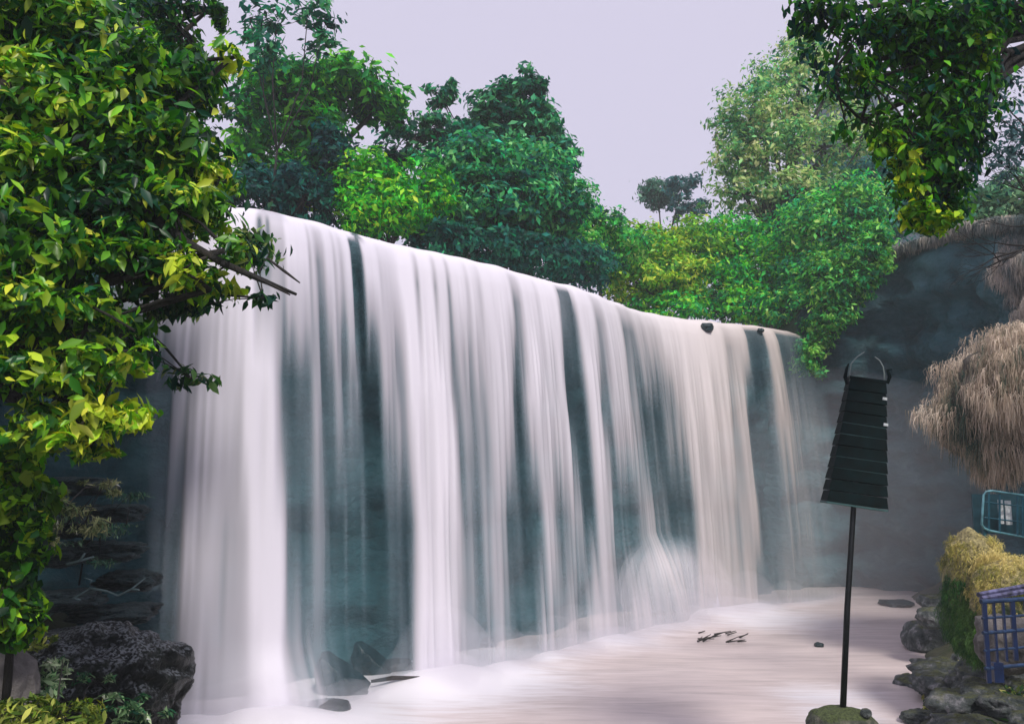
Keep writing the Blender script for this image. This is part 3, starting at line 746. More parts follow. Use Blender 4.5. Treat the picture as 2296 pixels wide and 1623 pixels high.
# undergrowth along the far bank and on the cliff top: nobody could count it
def scatter_leaves(name, pts, nrm, size, pal, seed, label, cat='undergrowth', curl=False, wide=.42, droop=.3, mat=None, spread=.8):
    n = len(pts)
    g = np.random.default_rng(seed).integers(0, max(2, n // 40), n)
    g = np.sort(g) if False else g
    V, Fc, c = leaves(pts, nrm, size, tints(pal, n, g, seed), None, wide=wide, droop=droop, curl=curl, seed=seed, spread=spread)
    o = mesh_obj(name, V, Fc, mat or M_leaf, None, False, colors=c)
    return tag(o, label, cat, kind='stuff')
n = 30000
ii = rng.integers(60, NU, n); rb = 5.2 + rng.random(n) * 5.5
hh = 8.1 + rng.random(n) ** 1.2 * (0.9 + rng.random(n) * .9)
pts = np.stack([cx[ii] - nx[ii] * rb, cy[ii] - ny[ii] * rb, hh], -1)
scatter_leaves('undergrowth', pts, np.tile([0, -.3, .8], (n, 1)), .22, [(.003, .03, .02), (.006, .06, .03), (.02, .11, .03)], 40, 'dark green undergrowth along the river bank above the fall')

# ------------------------------------------------------------------ right cliff dressing
M_grass = leaf_mat('dry_grass_blades', .8, .25, .05)
def hanging(name, centers, nblade, length, pal, seed, label, out_dir, width=.02, kind='stuff'):
    r_ = np.random.default_rng(seed)
    V, Fc, cc = [], [], []
    cen = np.array([c[:3] for c in centers]); rad = np.array([c[3:6] for c in centers])
    wgt = rad[:, 0] * rad[:, 2]; wgt = wgt / wgt.sum()
    wh = r_.choice(len(cen), nblade, p=wgt)
    d = r_.normal(size=(nblade, 3)); d /= np.linalg.norm(d, axis=1)[:, None]
    lump = np.array([noise.fractal(Vector(q * 2.2) + Vector((seed, 0, 0)), 1.0, 2.0, 4) for q in d]) * .28
    p = cen[wh] + d * rad[wh] * (r_.uniform(.75, 1.03, (nblade, 1)) + lump[:, None])
    outw = d.copy(); outw[:, 2] = 0; outw += np.array(out_dir) * .5 + r_.normal(size=(nblade, 3)) * np.array([.4, .4, 0])
    outw /= np.linalg.norm(outw, axis=1)[:, None]
    ln = length * r_.uniform(.25, 1.3, nblade)
    side = np.cross(outw, [0, 0, 1.0]); side /= np.linalg.norm(side, axis=1)[:, None]
    side = side * np.cos(r_.uniform(-.9, .9, nblade))[:, None]
    K = 4
    VV = np.empty((nblade, K * 2, 3))
    for k in range(K):
        t = k / (K - 1)
        c = p + outw * (ln * (.35 * t - .12 * t * t))[:, None] + np.stack([r_.normal(size=nblade) * .02, 0 * ln, ln * (.12 * t - .95 * t * t)], -1)
        wd = (width * (1 - .8 * t)) * np.ones(nblade)
        VV[:, 2 * k] = c - side * wd[:, None]; VV[:, 2 * k + 1] = c + side * wd[:, None]
    f = np.array([[2 * k, 2 * k + 1, 2 * k + 3, 2 * k + 2] for k in range(K - 1)])
    Fc = ((np.arange(nblade) * K * 2)[:, None, None] + f[None]).reshape(-1, 4)
    pal = np.array(pal)
    nz_ = np.array([noise.noise(Vector(q * 1.3)) + .7 * noise.noise(Vector(q * 3.7)) for q in p]) * .75 + .55
    pos = np.clip(nz_ + r_.normal(size=nblade) * .18, 0, .999) * (len(pal) - 1)
    lo = pos.astype(int); fr = (pos - lo)[:, None]
    c = (pal[lo] * (1 - fr) + pal[lo + 1] * fr) * r_.uniform(.75, 1.2, (nblade, 1))
    o = mesh_obj(name, VV.reshape(-1, 3), Fc, M_grass, None, False, colors=np.repeat(c, K * 2, 0))
    return tag(o, label, 'grass', kind=kind)
def E(px, py, rx, rz_, Y, ry=None):
    s = Y / 1988.0; c = P(px, py, Y)
    return (*c, rx * s, ry if ry else rx * s, rz_ * s)
TAN = [(.04, .09, .07), (.16, .18, .13), (.42, .34, .25), (.62, .50, .39), (.72, .62, .50)]
# earth bulges carrying the grass
def bulge_rock(px, py, rx, rz_, Y, label, seed, mat=None, ry=None):
    s = Y / 1988.0
    rock('cliff_ledge', P(px, py, Y), (rx * s * .92, (ry or rx * s) * .92, rz_ * s * .92), mat or M_earth, label, cat='ledge', seed=seed, rough=.2)
M_earth = rock_mat('dry_earth', (.03, .035, .03), (.13, .11, .085), (.28, .22, .16), scale=1.6, bump=1.0, stretch=(1, 1, .35))
bulge_rock(2420, 900, 320, 170, 17, 'big rounded earth ledge covered in dry tan grass at the right edge', 41, ry=1.8)
hanging('dry_grass', [E(2420, 890, 325, 170, 17, 1.9), E(2180, 930, 85, 50, 16.9), E(2250, 985, 70, 80, 16.4), E(2290, 800, 90, 80, 16.4), E(2320, 850, 140, 120, 15.9), E(2215, 1000, 40, 70, 16.6), E(2190, 850, 40, 36, 17.2)], 85000, .36, TAN, 51, 'dry tan grass hanging over the earth ledge of the right cliff', (-.3, -.7, 0), width=.010)
gp = []
sxw, syw = proj(Vw.reshape(-1, 3))
sel = np.where((sxw > 1960) & (sxw < 2330) & (syw > 520) & (syw < 900) & (Vw.reshape(-1, 3)[:, 1] > 12))[0]
for q in sel:
    p = Vw.reshape(-1, 3)[q]
    if noise.noise(Vector(p * .55)) + (sxw[q] - 2180) / 260 - abs(syw[q] - 620) / 500 > .05: gp.append((*p, .22, .22, .22))
if gp: hanging('cliff_grass', gp, 20000, .28, [(.08, .13, .14), (.20, .22, .21), (.42, .37, .33), (.6, .52, .44)], 52, 'greyish dry grass and roots clinging to the upper face of the right cliff', (-.4, -.8, 0), width=.013)
# fringe along the cliff top
fr = []
for q in range(NW):
    a_, b2 = proj(Vw[q, 0])
    if 1950 < a_ < 2330 and Vw[q, 0, 1] > 15 and Vw[q, 0, 0] > 10: fr.append((*(Vw[q, 0] + np.array([0, 0, -.05])), .3, .3, .14 + .12 * abs(noise.noise(Vector(Vw[q, 0])))))
hanging('cliff_top_grass', fr, 12000, .26, [(.06, .10, .10), (.16, .19, .18), (.34, .32, .28), (.5, .44, .36)], 53, 'grey-brown grass fringe hanging from the top edge of the right cliff', (-.4, -.9, 0))

# ------------------------------------------------------------------ right bank
Rk('mossy_boulder', 2182, 1322, 13.6, 105, 260, M_yellowrock, 'tall yellow-topped mossy boulder with a green side, left of the blue railing', dep=.55, seed=61, rough=.09, ridge=.04, sub=6, blocky=.12, cat='boulder')
Rk('mossy_boulder', 2275, 1350, 12.8, 170, 190, M_yellowrock, 'yellow mossy boulder sloping down behind the blue railing', dep=.6, seed=62, rough=.1, ridge=.05, sub=6, blocky=.12, cat='boulder')
YEL = [(.03, .09, .02), (.22, .24, .05), (.55, .48, .14), (.78, .66, .28)]
hanging('boulder_moss', [E(2182, 1262, 56, 66, 13.6, .6), E(2275, 1330, 90, 86, 12.8, .65), E(2225, 1300, 50, 60, 13.2, .5)], 30000, .10, YEL, 54, 'dry yellow moss and grass matted over the tops of the mossy boulders', (-.3, -.8, 0), width=.008)
hanging('green_moss', [E(2150, 1370, 30, 80, 13.5, .4), E(2190, 1420, 40, 60, 13.0, .4)], 9000, .12, [(.01, .05, .02), (.03, .12, .03), (.10, .20, .05)], 55, 'green moss hanging on the shaded side of the mossy boulders', (-.3, -.8, 0), width=.009)
Rk('rock', 2090, 1432, None, 120, 76, M_bankrock, 'rounded grey-green rock at the pool edge, lowest of the pile', seed=63, rough=.14)
Rk('rock', 2100, 1384, 17.6, 84, 44, M_bankrock, 'middle rock of the pile at the pool edge', seed=64, rough=.16)
Rk('rock', 2105, 1350, 18.2, 80, 34, M_bankrock, 'flat rock on top of the pile at the pool edge', seed=65, rough=.16)
Rk('rock', 2010, 1352, None, 70, 14, M_wetrock, 'low dark rock at the far foot of the right cliff', seed=66, sub=4)
Rk('rock', 2262, 1440, 11.4, 130, 120, M_greyrock, 'pinkish grey rock seen through the bars of the blue railing', seed=68, dep=.3)
random.seed(21)
for k in range(130):
    yy = random.uniform(10.0, 16.5)
    x = shore_x(yy) + random.uniform(-.25, 3.0) ** 1.0
    z = ground_h(x, yy)
    s = random.choice((.12, .16, .2, .28, .4)) * random.uniform(.8, 1.2)
    q = proj(np.array([x, yy, z]))
    if q[0] > 2330 or q[0] < 1985: continue
    rock('bank_stone', (x, yy, z + s * .15), (s * random.uniform(1, 1.6), s, s * random.uniform(.45, .7)), M_bankrock, 'rough mossy stone in the rubble of the right bank', group='stones on the right bank', seed=70 + k, sub=4, rough=.3, rz=random.uniform(0, 3), ridge=.1)
# grassy weeds among them
pp = []
for k in range(5200):
    yy = random.uniform(10.5, 16.5); x = shore_x(yy) + random.uniform(.0, 2.6)
    if noise.noise(Vector((x * 1.3, yy * 1.3, 9))) < .02: continue
    pp.append((x, yy, ground_h(x, yy) + random.random() * .16))
pp = np.array(pp)
scatter_leaves('bank_weeds', pp, np.tile([0, -.3, .5], (len(pp), 1)), .11, [(.01, .04, .015), (.04, .10, .02), (.16, .19, .04), (.30, .29, .09)], 71, 'low yellow-green weeds between the stones of the right bank', cat='weeds')

M_blue = plain('deep_blue_paint', (.006, .018, .07), .4, .0, .35)
M_rail = plain('worn_blue_paint', (.02, .045, .11), .45, 0, .6, 20)
M_tealpaint = plain('teal_paint', (.01, .08, .12), .4, .0, .3)
M_palepaint = plain('pale_cyan_paint', (.12, .30, .36), .45, 0, .5, 8)
M_whiteboard = plain('white_board', (.62, .66, .68), .6, 0, .3, 30)
def rail(mb, a, b_, r_): mb.tube([a, (np.array(a) + np.array(b_)) / 2, b_], r_, 8)
# lower, near railing
D0 = 9.6
A = P(2206, 1348, D0); Dv = np.array([1.0, .35, 0.0]); Dv = Dv / np.linalg.norm(Dv)
rt = empty('railing', (A[0], A[1], P(2206, 1530, D0)[2]), 'deep blue wooden railing with a slatted top and crossed bars in the lower right corner', 'railing')
zt = A[2]; zb = P(2206, 1530, D0)[2]; Lr = 1.7
def at(s, z): return np.array([A[0] + Dv[0] * s, A[1] + Dv[1] * s, z])
for s in (0, .13, .26, .39, .57, .75, .93, 1.1, 1.3, 1.5):
    m = MB(); m.box(at(s, (zt + zb) / 2 + (0 if s in (0, .75, 1.5) else .1)), (.045 if s in (0, .39, .75, 1.5) else .022, .03, (zt - zb) - (0 if s in (0, .75, 1.5) else .2))); m.build('post', M_blue, rt)
for z, r_ in ((zt, .024), (zt - .17, .014), (zt - .32, .02), (zt - .50, .014), (zt - .68, .02)):
    m = MB(); rail(m, at(-.04, z), at(Lr, z), r_); m.build('rail', M_rail, rt)
Bk = np.array([-Dv[1], Dv[0], 0])
for k in range(2):
    m = MB(); off = Bk * (.05 + .13 * k)
    a0 = at(.02 + .10 * k, zt + .02 + .022 * k) + off; a1 = at(Lr, zt + .14 + .03 * k) + off
    m.tube([a0, (a0 + a1) / 2 + np.array([0, 0, .01]), a1], .03, 6); m.build('slat', plain('blue_grey_slat', (.09, .09, .18), .5, 0, .8, 14) if k == 0 else bpy.data.materials['blue_grey_slat'], rt)
m = MB(); m.box(at(.12, zb + .1), (.10, .08, .2)); m.build('foot', M_blue, rt)
# upper, far railing frame
D1 = 13.5
C0 = P(2210, 1100, D1); C1 = P(2203, 1185, D1); s_ = D1 / 1988
rt2 = empty('metal_fence', (C1[0], C1[1], C1[2]), 'teal metal fence panel with a pale rounded frame on the right bank', 'fence')
def at2(dx, py, dy=0.0):
    q = P(2207, py, D1); return np.array([q[0] + dx, q[1] + dy + dx * .1, q[2] - dx * .12])
m = MB(); m.tube([at2(.9, 1100), at2(.12, 1098), at2(.03, 1101), at2(-.01, 1110), at2(-.03, 1150), at2(-.04, 1176), at2(.0, 1184), at2(.10, 1188), at2(.9, 1196)], .018, 8); m.build('frame', M_palepaint, rt2, True)
for dx in (.07, .24, .52, .60, .75):
    m = MB(); rail(m, at2(dx, 1102), at2(dx, 1192), .017); m.build('bar', M_tealpaint, rt2)
for py in (1125, 1160):
    m = MB(); rail(m, at2(.0, py), at2(.9, py), .012); m.build('rail', M_tealpaint, rt2)
for dx, w_ in ((.33, .07), (.45, .09)):
    m = MB(); q = at2(dx, 1142, .12); m.box(q, (w_, .02, .36)); m.build('board', M_whiteboard, rt2)
m = MB(); q = at2(.5, 1145, .35); m.box(q, (.95, .03, .60)); m.build('back_panel', plain('dark_teal_sheet', (.008, .05, .07), .5), rt2)
for dx in (.05, .85):
    m = MB(); m.box(at2(dx, 1240, .05), (.05, .05, .8)); m.build('leg', M_tealpaint, rt2)

# ------------------------------------------------------------------ the slatted lamp on its leaning pole
DL = 10.2
p0 = P(1885, 1600, DL); p1 = P(1914, 1132, DL); p2 = P(1942, 855, DL)
M_dark = plain('dark_green_wood', (.001, .008, .009), .8, 0, .5, 9)
M_dark.node_tree.nodes['Principled BSDF'].inputs['Specular IOR Level'].default_value = .12
M_pole = plain('black_pole_paint', (.006, .008, .010), .4)
M_edge = plain('worn_pale_edge', (.03, .09, .09), .7)
lamp = empty('garden_lamp', p0, 'dark slatted tapering lamp shade on a thin leaning black pole in front of the pool', 'lamp')
m = MB(); m.tube([p0 - np.array([.0, 0, .25]), (p0 + p1) / 2, p1, p1 + (p2 - p1) * .5], [.036, .034, .031, .03], 12); m.build('pole', M_pole, lamp, True)
ax = Vector(p2 - p1).normalized()
Mrot = Vector((0, 0, 1)).rotation_difference(ax).to_matrix() @ Matrix.Rotation(R(-5), 3, 'Z')
NT = 11; s_ = DL / 1988
mbs = MB(); Hh = float(np.linalg.norm(p2 - p1))
rs = random.Random(4)
sh = MB()
for k in range(NT):
    t0_, t1_ = k / NT, (k + 1) / NT
    w0 = (129 * (1 - t0_) + 79 * t0_) * s_; w1 = (129 * (1 - t1_) + 79 * t1_) * s_
    c = Vector(p1) + ax * Hh * (t0_ + t1_) / 2
    tl_ = Mrot @ Matrix.Rotation(R(rs.uniform(-.7, .7)), 3, 'Y')
    m = MB(); m.box(c, (w0 * 1.01, w0 * .45, Hh / NT * .93), tl_, taper=(w1 / w0) * .97); m.build('slat', M_dark, lamp)
    if k in (3, 4, 6, 7):
        e = MB(); e.box(Vector(p1) + ax * Hh * t0_ , (w0 * .95, w0 * .43, Hh / NT * .11), Mrot); e.build('slat_edge', M_edge, lamp)
m = MB(); m.box(Vector(p1) + ax * (-.012), (131 * s_, 131 * s_ * .46, .02), Mrot); m.build('bottom_rim', M_edge, lamp)
m = MB(); m.box(Vector(p2) + ax * .012, (82 * s_, 82 * s_ * .45, .03), Mrot); m.build('cap', M_dark, lamp)
M_wire = plain('pale_wire', (.22, .27, .26), .4)
for pts_ in ([(1906, 855), (1905, 835), (1909, 815), (1922, 800), (1938, 789)], [(1982, 855), (1983, 838), (1980, 822), (1972, 808), (1962, 800)]):
    m = MB(); m.tube([P(x, y, DL - .05) for x, y in pts_], [.009, .009, .008, .007, .005], 7); m.build('hook', M_wire, lamp, True)
for pts_ in ([(1899, 862), (1895, 845), (1898, 828), (1903, 815)], [(1990, 860), (1995, 845), (1990, 830), (1999, 828)]):
    m = MB(); m.tube([P(x, y, DL - .02) for x, y in pts_], [.016, .022, .018, .008], 7); m.build('curl', M_dark, lamp, True)
for x, y in ((1984, 894), (1986, 952)):
    m = MB(); m.box(P(x, y, DL - .3), (.045, .02, .03), Mrot); m.build('clip', M_whiteboard, lamp)  # small pale blocks stand for white highlights on the lampshade's right edge
Rk('stone_block', 1888, 1640, 10.2, 150, 100, rock_mat('mossy_plinth', (.03, .04, .03), (.12, .13, .10), (.32, .29, .22), scale=5, bump=1.0, moss=(.12, .16, .05)), 'rough mossy stone block holding the foot of the lamp pole', seed=91, rough=.1, cat='plinth', dep=.33)
Rk('stone', 1942, 1598, 10.0, 22, 20, M_bankrock, 'small dark pebble lying on the stone block beside the lamp pole', seed=92, sub=3, rough=.15)

GAIN = 1.35
# ------------------------------------------------------------------ near trees
def left_extra(mb):
    # the long bare branch reaching out over the fall, and a thick one above
    mb.tube([P(330, 480, 7.4), P(420, 545, 7.2), P(500, 590, 7.1), P(580, 625, 7.0), P(664, 660, 6.9)], [.045, .036, .030, .025, .012], 8)
    mb.tube([P(560, 617, 7.0), P(610, 640, 6.8), P(650, 661, 6.7)], [.016, .013, .006], 6)
    mb.tube([P(600, 580, 7.2), P(640, 610, 7.1), P(672, 634, 7.0)], [.010, .013, .006], 5)
    mb.tube([P(-60, 160, 7.0), P(40, 205, 7.0), P(110, 250, 7.1), P(180, 310, 7.2), P(330, 480, 7.4)], [.07, .06, .05, .045, .035], 9)
    mb.tube([P(210, 690, 6.6), P(250, 710, 6.5), P(300, 740, 6.4)], [.012, .011, .01], 6)
LB = [B(60, 60, 160, 130, 7.6, .8), B(210, 90, 140, 130, 7.8, .8, tone=-.1), B(330, 200, 110, 110, 7.8, .8, tone=-.2), B(120, 260, 170, 120, 7.4, .8), B(430, 190, 70, 80, 8.0, .6, .7, -.2), B(300, 340, 150, 110, 7.6, .7, tone=-.2), B(520, 130, 40, 30, 8, .3, .5, .35),
      B(430, 340, 70, 90, 7.8, .6, .8), B(490, 400, 40, 36, 7.7, .3, .9, .4), B(80, 420, 140, 110, 7.2, .7), B(260, 470, 150, 100, 7.4, .7, tone=-.3), B(420, 470, 90, 60, 7.5, .5), B(110, 570, 140, 90, 7.0, .7, tone=.05), B(300, 590, 110, 70, 7.2, .6, tone=-.25), B(430, 620, 70, 45, 7.2, .5, .8, .25), B(510, 560, 50, 40, 7.3, .35, .6), B(470, 650, 50, 26, 7.2, .3, .7, .35),
      B(60, 700, 120, 80, 6.8, .6, tone=.25), B(200, 700, 100, 60, 7.0, .6, tone=-.1), B(70, 830, 110, 70, 6.8, .6, tone=.3), B(190, 820, 80, 60, 6.9, .5, tone=.1), B(290, 790, 60, 35, 7.0, .35, .8), B(240, 930, 80, 50, 6.9, .45, tone=.35), B(110, 940, 100, 60, 6.8, .5, tone=.25), B(200, 1000, 50, 36, 6.9, .35, tone=.3)]
plant('broadleaf_tree', 'big leafy yellow-green tree overhanging the pool along the whole left edge', 'tree', LB, 23000, .135, G_lime, (-5.6, 7.4, 3.2), 61, .085, mat=M_leaf_gloss, curl=True, limbs=60, clump=.30, per=20, wide=.38, droop=.5, extra=left_extra, fill=.2)
plant('shade_tree', 'darker small-leaved tree filling in behind the big leafy tree at the upper left', 'tree',
      [B(300, 60, 130, 90, 10.5, 1.0), B(400, 60, 90, 80, 10.5, .9, .45), B(450, 130, 50, 50, 10.5, .6, .5), B(200, 260, 220, 150, 10.8, 1.0), B(330, 420, 160, 140, 10.6, 1.0), B(120, 500, 200, 180, 10.6, 1.0), B(120, 760, 150, 160, 10.2, .8), B(470, 20, 60, 30, 10.5, .5, .6)],
      22000, .13, G_dark + [(.05, .14, .08)], (-6.6, 10.2, 5.0), 62, .09, limbs=50, clump=.22, per=30, fill=.2)
# sprays of leaves hanging from the tip of the bare branch and below the crown
plant('drooping_sapling', 'slender sapling with dark leaves hanging over the left of the fall under the big tree', 'tree',
      [B(420, 660, 80, 26, 7.9, .3, .8), B(380, 690, 60, 26, 7.9, .3, .8), B(560, 560, 50, 45, 7.9, .3, .8), B(300, 790, 50, 30, 8.2, .3, .8), B(440, 700, 40, 12, 7.9, .2, .5), B(430, 850, 50, 22, 8.4, .3, .4), B(590, 668, 36, 14, 7.2, .15, .35)],
      1500, .13, [(.004, .03, .02), (.01, .06, .02), (.05, .14, .03), (.25, .30, .12)], tuple(P(230, 760, 9.0)), 63, .03, curl=True, limbs=16, per=12, fill=.05, wide=.36, droop=.9, tip_r=.004, clump=.55)
# creeper down the left edge
plant('creeper', 'hanging creeper with large bright leaves down the lower left edge', 'plant',
      [B(40, 1030, 60, 50, 7.6, .3), B(60, 1110, 50, 60, 7.5, .3), B(60, 1200, 45, 60, 7.4, .3), B(30, 1290, 40, 50, 7.3, .3), B(40, 1380, 40, 55, 7.3, .3), B(10, 1150, 40, 120, 7.6, .3)],
      2600, .13, [(.005, .03, .01), (.02, .10, .01), (.09, .24, .01), (.28, .42, .02)], tuple(P(20, 1480, 7.4)), 64, .03, curl=True, limbs=12, per=14, wide=.7, droop=.9, crown='foliage', trunk='stem')
plant('pale_fern', 'pale dry fern tuft hanging on the dark rock beside the creeper', 'fern',
      [B(120, 1140, 45, 35, 9.5, .3), B(110, 1200, 30, 50, 9.5, .25), B(230, 1090, 60, 16, 11.8, .3, .6), B(190, 1170, 60, 30, 11.5, .3, .5)], 1500, .12, [(.03, .08, .04), (.14, .18, .08), (.38, .38, .20)], tuple(P(100, 1150, 9.8)), 65, .02, limbs=8, wide=.2, droop=1.0, crown='fronds', trunk='stem')
# foot plants bottom-left
plant('fern', 'green fern growing against the front of the big black boulder', 'fern',
      [B(100, 1500, 45, 30, 8.3, .2), B(100, 1560, 50, 40, 8.2, .25), B(210, 1520, 35, 22, 8.9, .12, .5), B(250, 1590, 60, 35, 8.8, .15, .6), B(330, 1590, 50, 35, 9.0, .12, .5)], 1500, .10, [(.006, .05, .03), (.03, .12, .05), (.16, .26, .12), (.35, .42, .28)], tuple(P(160, 1650, 8.4)), 66, .015, limbs=10, wide=.25, droop=.1, crown='fronds', trunk='stem', curl=True)
plant('weed', 'yellow-green weed clump in the bottom left corner below the grey rock', 'plant',
      [B(60, 1600, 80, 34, 7.0, .25), B(150, 1610, 60, 34, 7.1, .25), B(75, 1440, 45, 15, 9.4, .15, .6)], 1700, .09, [(.02, .06, .01), (.10, .16, .02), (.34, .36, .08)], tuple(P(90, 1680, 7.0)), 67, .012, limbs=8, wide=.3, droop=.2, crown='foliage', trunk='stem', curl=True)
random.seed(5)
for k, (px, py, Y, w_, h_) in enumerate(((150, 1180, 12.2, 170, 50), (250, 1150, 12.8, 150, 40), (120, 1245, 11.8, 150, 46), (230, 1235, 12.4, 170, 44), (180, 1090, 12.6, 140, 40), (290, 1300, 12.9, 120, 40), (140, 1345, 11.6, 150, 40), (260, 1375, 12.2, 170, 36))):
    Rk('ledge_stone', px, py, Y, w_, h_, M_ledge, 'layered dark wet rock ledge jutting from the hollow left of the fall', group='ledges in the dark hollow', seed=200 + k, dep=.5, rough=.3, ridge=.14, rz=random.uniform(-.2, .2))
plant('ledge_fern', 'small grey-green ferns rooted on the dark ledges left of the fall', 'fern',
      [B(140, 1150, 50, 16, 11.6, .2, .6), B(240, 1190, 60, 18, 11.9, .2, .7), B(120, 1220, 50, 16, 11.3, .2, .6), B(220, 1260, 40, 14, 11.8, .2, .5), B(290, 1110, 40, 20, 12.3, .2, .5)], 1500, .09, [(.01, .05, .04), (.05, .13, .08), (.18, .26, .16)], tuple(P(180, 1260, 12.2)), 68, .01, limbs=10, wide=.22, droop=1.0, crown='fronds', trunk='stem', fill=.1, clump=.4)
# dead twigs across the dark hollow
M_twig = plain('pale_dead_wood', (.16, .24, .24), .7)
for lab, paths in (('pale forked dead twig crossing the dark hollow above the black boulder', [[(90, 1395), (130, 1365), (165, 1340), (200, 1320), (205, 1300), (190, 1295)], [(200, 1318), (240, 1325), (265, 1335), (295, 1320), (326, 1295)], [(295, 1320), (312, 1322)], [(165, 1340), (180, 1345)]]),
                   ('short pale dead twig higher in the dark hollow', [[(150, 1265), (185, 1255), (210, 1248)], [(180, 1256), (190, 1240)]])):
    m = MB()
    for pa in paths:
        m.tube([P(x, y, 11.3 + .002 * i) for i, (x, y) in enumerate(pa)], [.016 * (1 - .12 * i) for i in range(len(pa))], 6)
    tag(m.build('dead_twig', M_twig, None, True), lab, 'twig')

# ---- near tree at the upper right
def right_extra(mb):
    mb.tube([P(2420, 60, 9.2), P(2260, 120, 8.6), P(2130, 40, 8.4), P(1960, -20, 8.2), P(1820, -30, 8.1)], [.05, .04, .03, .02, .01], 9)
    mb.tube([P(2260, 120, 8.6), P(2150, 260, 8.4), P(2100, 400, 8.3), P(2090, 500, 8.2)], [.03, .022, .016, .008], 8)
    for x0, y0, x1, y1 in ((2210, 60, 2215, 200), (2140, 40, 2100, 210), (2050, 10, 2010, 190), (1960, -10, 1910, 130), (1880, -20, 1850, 110), (2215, 200, 2190, 350)):
        mb.tube([P(x0, y0, 8.4), P((x0 + x1) / 2 + 8, (y0 + y1) / 2, 8.4), P(x1, y1, 8.4)], [.016, .011, .005], 6)
RB = [B(2110, 120, 110, 110, 8.5, .6), B(2120, 270, 85, 110, 8.4, .55), B(2090, 370, 65, 90, 8.3, .5), B(2115, 450, 55, 65, 8.3, .4), B(2060, 90, 80, 90, 8.3, .5), B(1990, 60, 90, 90, 8.2, .4, .4), B(1960, 180, 80, 70, 8.2, .35, .26), B(1890, 60, 90, 80, 8.1, .35, .34), B(1830, 30, 70, 50, 8.1, .3, .6),
      B(1870, 160, 80, 80, 8.1, .3, .22), B(1930, 270, 70, 60, 8.2, .25, .2), B(2000, 290, 50, 70, 8.2, .3, .4), B(2190, 60, 80, 70, 8.6, .5), B(2185, 200, 40, 90, 8.6, .4, .8), B(2170, 340, 36, 90, 8.5, .3, .7), B(2260, 20, 60, 60, 8.7, .4, .7)]
plant('overhanging_tree', 'tree with backlit shade painted into its dark leaves, hanging down into the picture at the upper right', 'tree', RB, 14500, .10, G_dark + [(.02, .10, .01)], (6.9, 9.8, 2.4), 71, .07, mat=M_leaf, curl=True, limbs=50, clump=.42, per=14, wide=.46, droop=1.0, extra=right_extra, fill=.05, tip_r=.004, fork_=P(2420, 60, 9.2))  # backlit darkness of this crown is put into its leaf colours
plant('lit_edge_leaves', 'lime-green leaves painted as the lit left edge of the dark overhanging tree', 'plant',  # separate lime leaves stand for the lit edge of the overhanging tree
      [B(2035, 390, 26, 60, 8.0, .2), B(2060, 480, 35, 35, 8.0, .2), B(2100, 505, 40, 16, 8.0, .2), B(1935, 165, 35, 28, 7.9, .15, .6), B(2210, 100, 25, 40, 8.1, .15, .5), B(1985, 320, 30, 30, 8.0, .15, .5), B(2010, 340, 20, 40, 8, .15, .6)], 2000, .09, [(.008, .05, .01), (.03, .13, .01), (.10, .28, .01), (.34, .42, .02)], tuple(P(2130, 430, 8.5)), 72, .02, curl=True, limbs=10, per=12, wide=.5, droop=.8, crown='foliage', trunk='stem', tip_r=.004, clump=.4)
# bare-twigged tree on the far right edge
tt = empty('bare_tree', (7.6, 12.2, 2.6), 'bare twiggy tree with few leaves at the right edge under the dark tree', 'tree')
mb = MB(); rs = random.Random(9)
def twig(p, d, ln, r_, dep):
    q = p + d * ln; mid_ = (p + q) / 2 + np.array([rs.uniform(-1, 1), rs.uniform(-1, 1), rs.uniform(-1, 1)]) * ln * .07
    mb.tube([p, mid_, q], [r_, r_ * .85, r_ * .65], 5)
    if dep == 0: return
    for k in range(rs.choice((2, 3))):
        e = d + np.array([rs.uniform(-1, 1), rs.uniform(-.5, .5), rs.uniform(-.7, .9)]) * .75
        twig(q if k else mid_, e / np.linalg.norm(e), ln * rs.uniform(.6, .85), r_ * .6, dep - 1)
b0 = np.array([8.4, 12.2, 2.4]); t0_ = P(2400, 560, 12)
mb.tube([b0, (b0 + t0_) / 2, t0_], [.09, .08, .07], 8)
for tgt in ((2290, 300), (2240, 420), (2160, 560), (2320, 120)):
    d = P(*tgt, 12) - t0_; ln = np.linalg.norm(d)
    twig(t0_, d / ln, ln * .45, .028, 5)
mb.build('trunk', M_bark, tt, True)
C, Nn, G, Cl = crown_points([B(2260, 330, 60, 110, 12, .5), B(2270, 190, 50, 70, 12, .5)], 900, seed=81, per=12, fill=.1)
V, Fc, c = leaves(C, Nn, .09, tints([(.01, .05, .05), (.04, .10, .10), (.12, .2, .2)], len(C), G, 5), None, seed=82)
mesh_obj('crown', V, Fc, M_leaf, tt, False, colors=c)

# far blue-grey hill that shows between the right-hand trees
hx = [(-10, 95), (12, 90), (22, 80), (30, 75), (45, 70), (70, 60)]
Vh = []
nx_, ny_ = 60, 24
for i in range(nx_):
    for j in range(ny_):
        X = -30 + 130 * i / (nx_ - 1); Yh = 60 + 60 * j / (ny_ - 1)
        z = 8 + 29 * math.exp(-((X - 30) / 7.5) ** 2 - ((Yh - 78) / 16) ** 2) + 10 * math.exp(-((X - 48) / 18) ** 2 - ((Yh - 78) / 20) ** 2) + noise.fractal(Vector((X * .12, Yh * .12, 0)), 1, 2, 4) * 1.3
        Vh.append((X, Yh, z))
ih = np.arange(nx_ * ny_).reshape(nx_, ny_)
Fh = np.stack([ih[:-1, :-1], ih[1:, :-1], ih[1:, 1:], ih[:-1, 1:]], -1).reshape(-1, 4)
tag(mesh_obj('hill', np.array(Vh), Fh, rock_mat('hill_woods', (.05, .08, .11), (.08, .12, .15), (.12, .17, .19), scale=.25, bump=1.0, bdist=1.0), None, True), kind='structure')

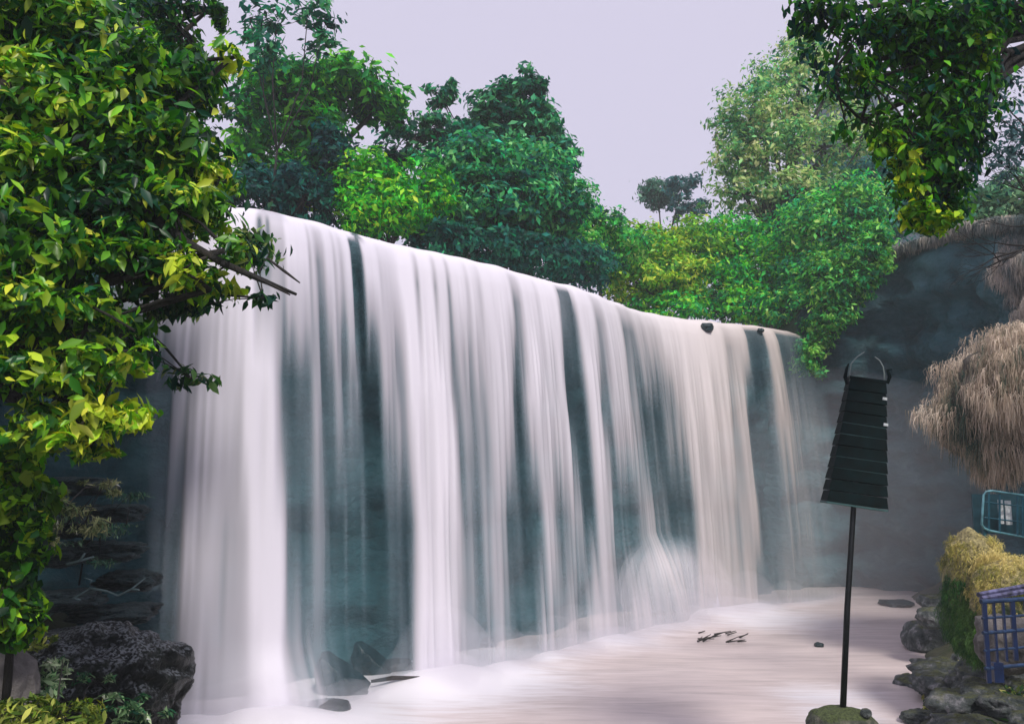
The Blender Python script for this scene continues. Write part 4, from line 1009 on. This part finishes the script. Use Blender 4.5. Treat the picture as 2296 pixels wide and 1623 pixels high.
# ------------------------------------------------------------------ spray drifting at the foot of the fall
mm = bpy.data.materials.new('spray'); mm.use_nodes = True
t = mm.node_tree; t.nodes.clear()
o_ = t.nodes.new('ShaderNodeOutputMaterial'); pv = t.nodes.new('ShaderNodeVolumePrincipled')
pv.inputs['Color'].default_value = (.93, .91, .97, 1); pv.inputs['Density'].default_value = .42; pv.inputs['Anisotropy'].default_value = .1
t.links.new(pv.outputs[0], o_.inputs['Volume'])
def ribbon(name, hgt, wid, dens, seed, label, i0=0, i1=NU - 1):
    ks = np.arange(i0, i1, 14); K = 14; V = []
    for a_, i in enumerate(ks):
        e = math.sin(math.pi * (a_ + .02) / (len(ks) - .96)) ** .5
        bc_ = rows[5][i]
        h_ = hgt * e * (.32 + 1.0 * bc_ + .5 * noise.noise(Vector((i * .02, seed, 0)))); wd = wid * e * (.35 + .9 * bc_ + .3 * noise.noise(Vector((i * .023, seed, 7))))
        for q in range(K):
            an = 2 * math.pi * q / K
            o = math.cos(an) * wd + .25 * wd
            V.append((bx[i] + nx[i] * o, by[i] + ny[i] * o, -.02 + math.sin(an) * h_ if math.sin(an) > 0 else -.3 * e))
    V = np.array(V); n_ = len(ks)
    F_ = [[a_ * K + q, (a_ + 1) * K + q, (a_ + 1) * K + (q + 1) % K, a_ * K + (q + 1) % K] for a_ in range(n_ - 1) for q in range(K)]
    F_ += [list(range(K)), [(n_ - 1) * K + q for q in range(K)][::-1]]
    m_ = mm.copy(); m_.node_tree.nodes['Principled Volume'].inputs['Density'].default_value = dens
    rb_ = mesh_obj(name, V, F_, m_, None, True)
    import bmesh
    bm = bmesh.new(); bm.from_mesh(rb_.data); bmesh.ops.recalc_face_normals(bm, faces=bm.faces)
    if bm.calc_volume(signed=True) < 0: bmesh.ops.reverse_faces(bm, faces=bm.faces)
    bm.to_mesh(rb_.data); bm.free()
    tag(rb_, label, 'spray', kind='stuff')
ribbon('low_spray', .55, .8, .55, 1, 'dense white spray hugging the foot of the fall')
ribbon('spray', 1.35, 1.2, .22, 5, 'thin white spray drifting up along the foot of the fall')

# ------------------------------------------------------------------ air: far things fade
hb = MB(); hb.box((10, 40, 19.9), (300, 220, 44)); 
hm = bpy.data.materials.new('haze'); hm.use_nodes = True
t = hm.node_tree; t.nodes.clear()
o_ = t.nodes.new('ShaderNodeOutputMaterial'); pv = t.nodes.new('ShaderNodeVolumePrincipled')
pv.inputs['Color'].default_value = (.90, .965, 1, 1); pv.inputs['Density'].default_value = .0016
t.links.new(pv.outputs[0], o_.inputs['Volume'])
tag(hb.build('haze', hm), kind='stuff')

import bmesh as _b
bm = _b.new(); _b.ops.create_icosphere(bm, subdivisions=4, radius=1.0)
V = np.array([v.co[:] for v in bm.verts]); V = V * np.array([4.6, 3.2, 4.6]) * (1 + .15 * np.array([noise.noise(Vector(q * 1.5)) for q in V]))[:, None] + np.array([9.2, 24.2, 1.8])
Fc = np.array([[v.index for v in f.verts] for f in bm.faces]); bm.free()
m_ = mm.copy(); m_.node_tree.nodes['Principled Volume'].inputs['Density'].default_value = .035
tag(mesh_obj('mist', V, Fc, m_, None, True), 'pale mist hanging before the right cliff beside the end of the fall', 'mist', kind='stuff')
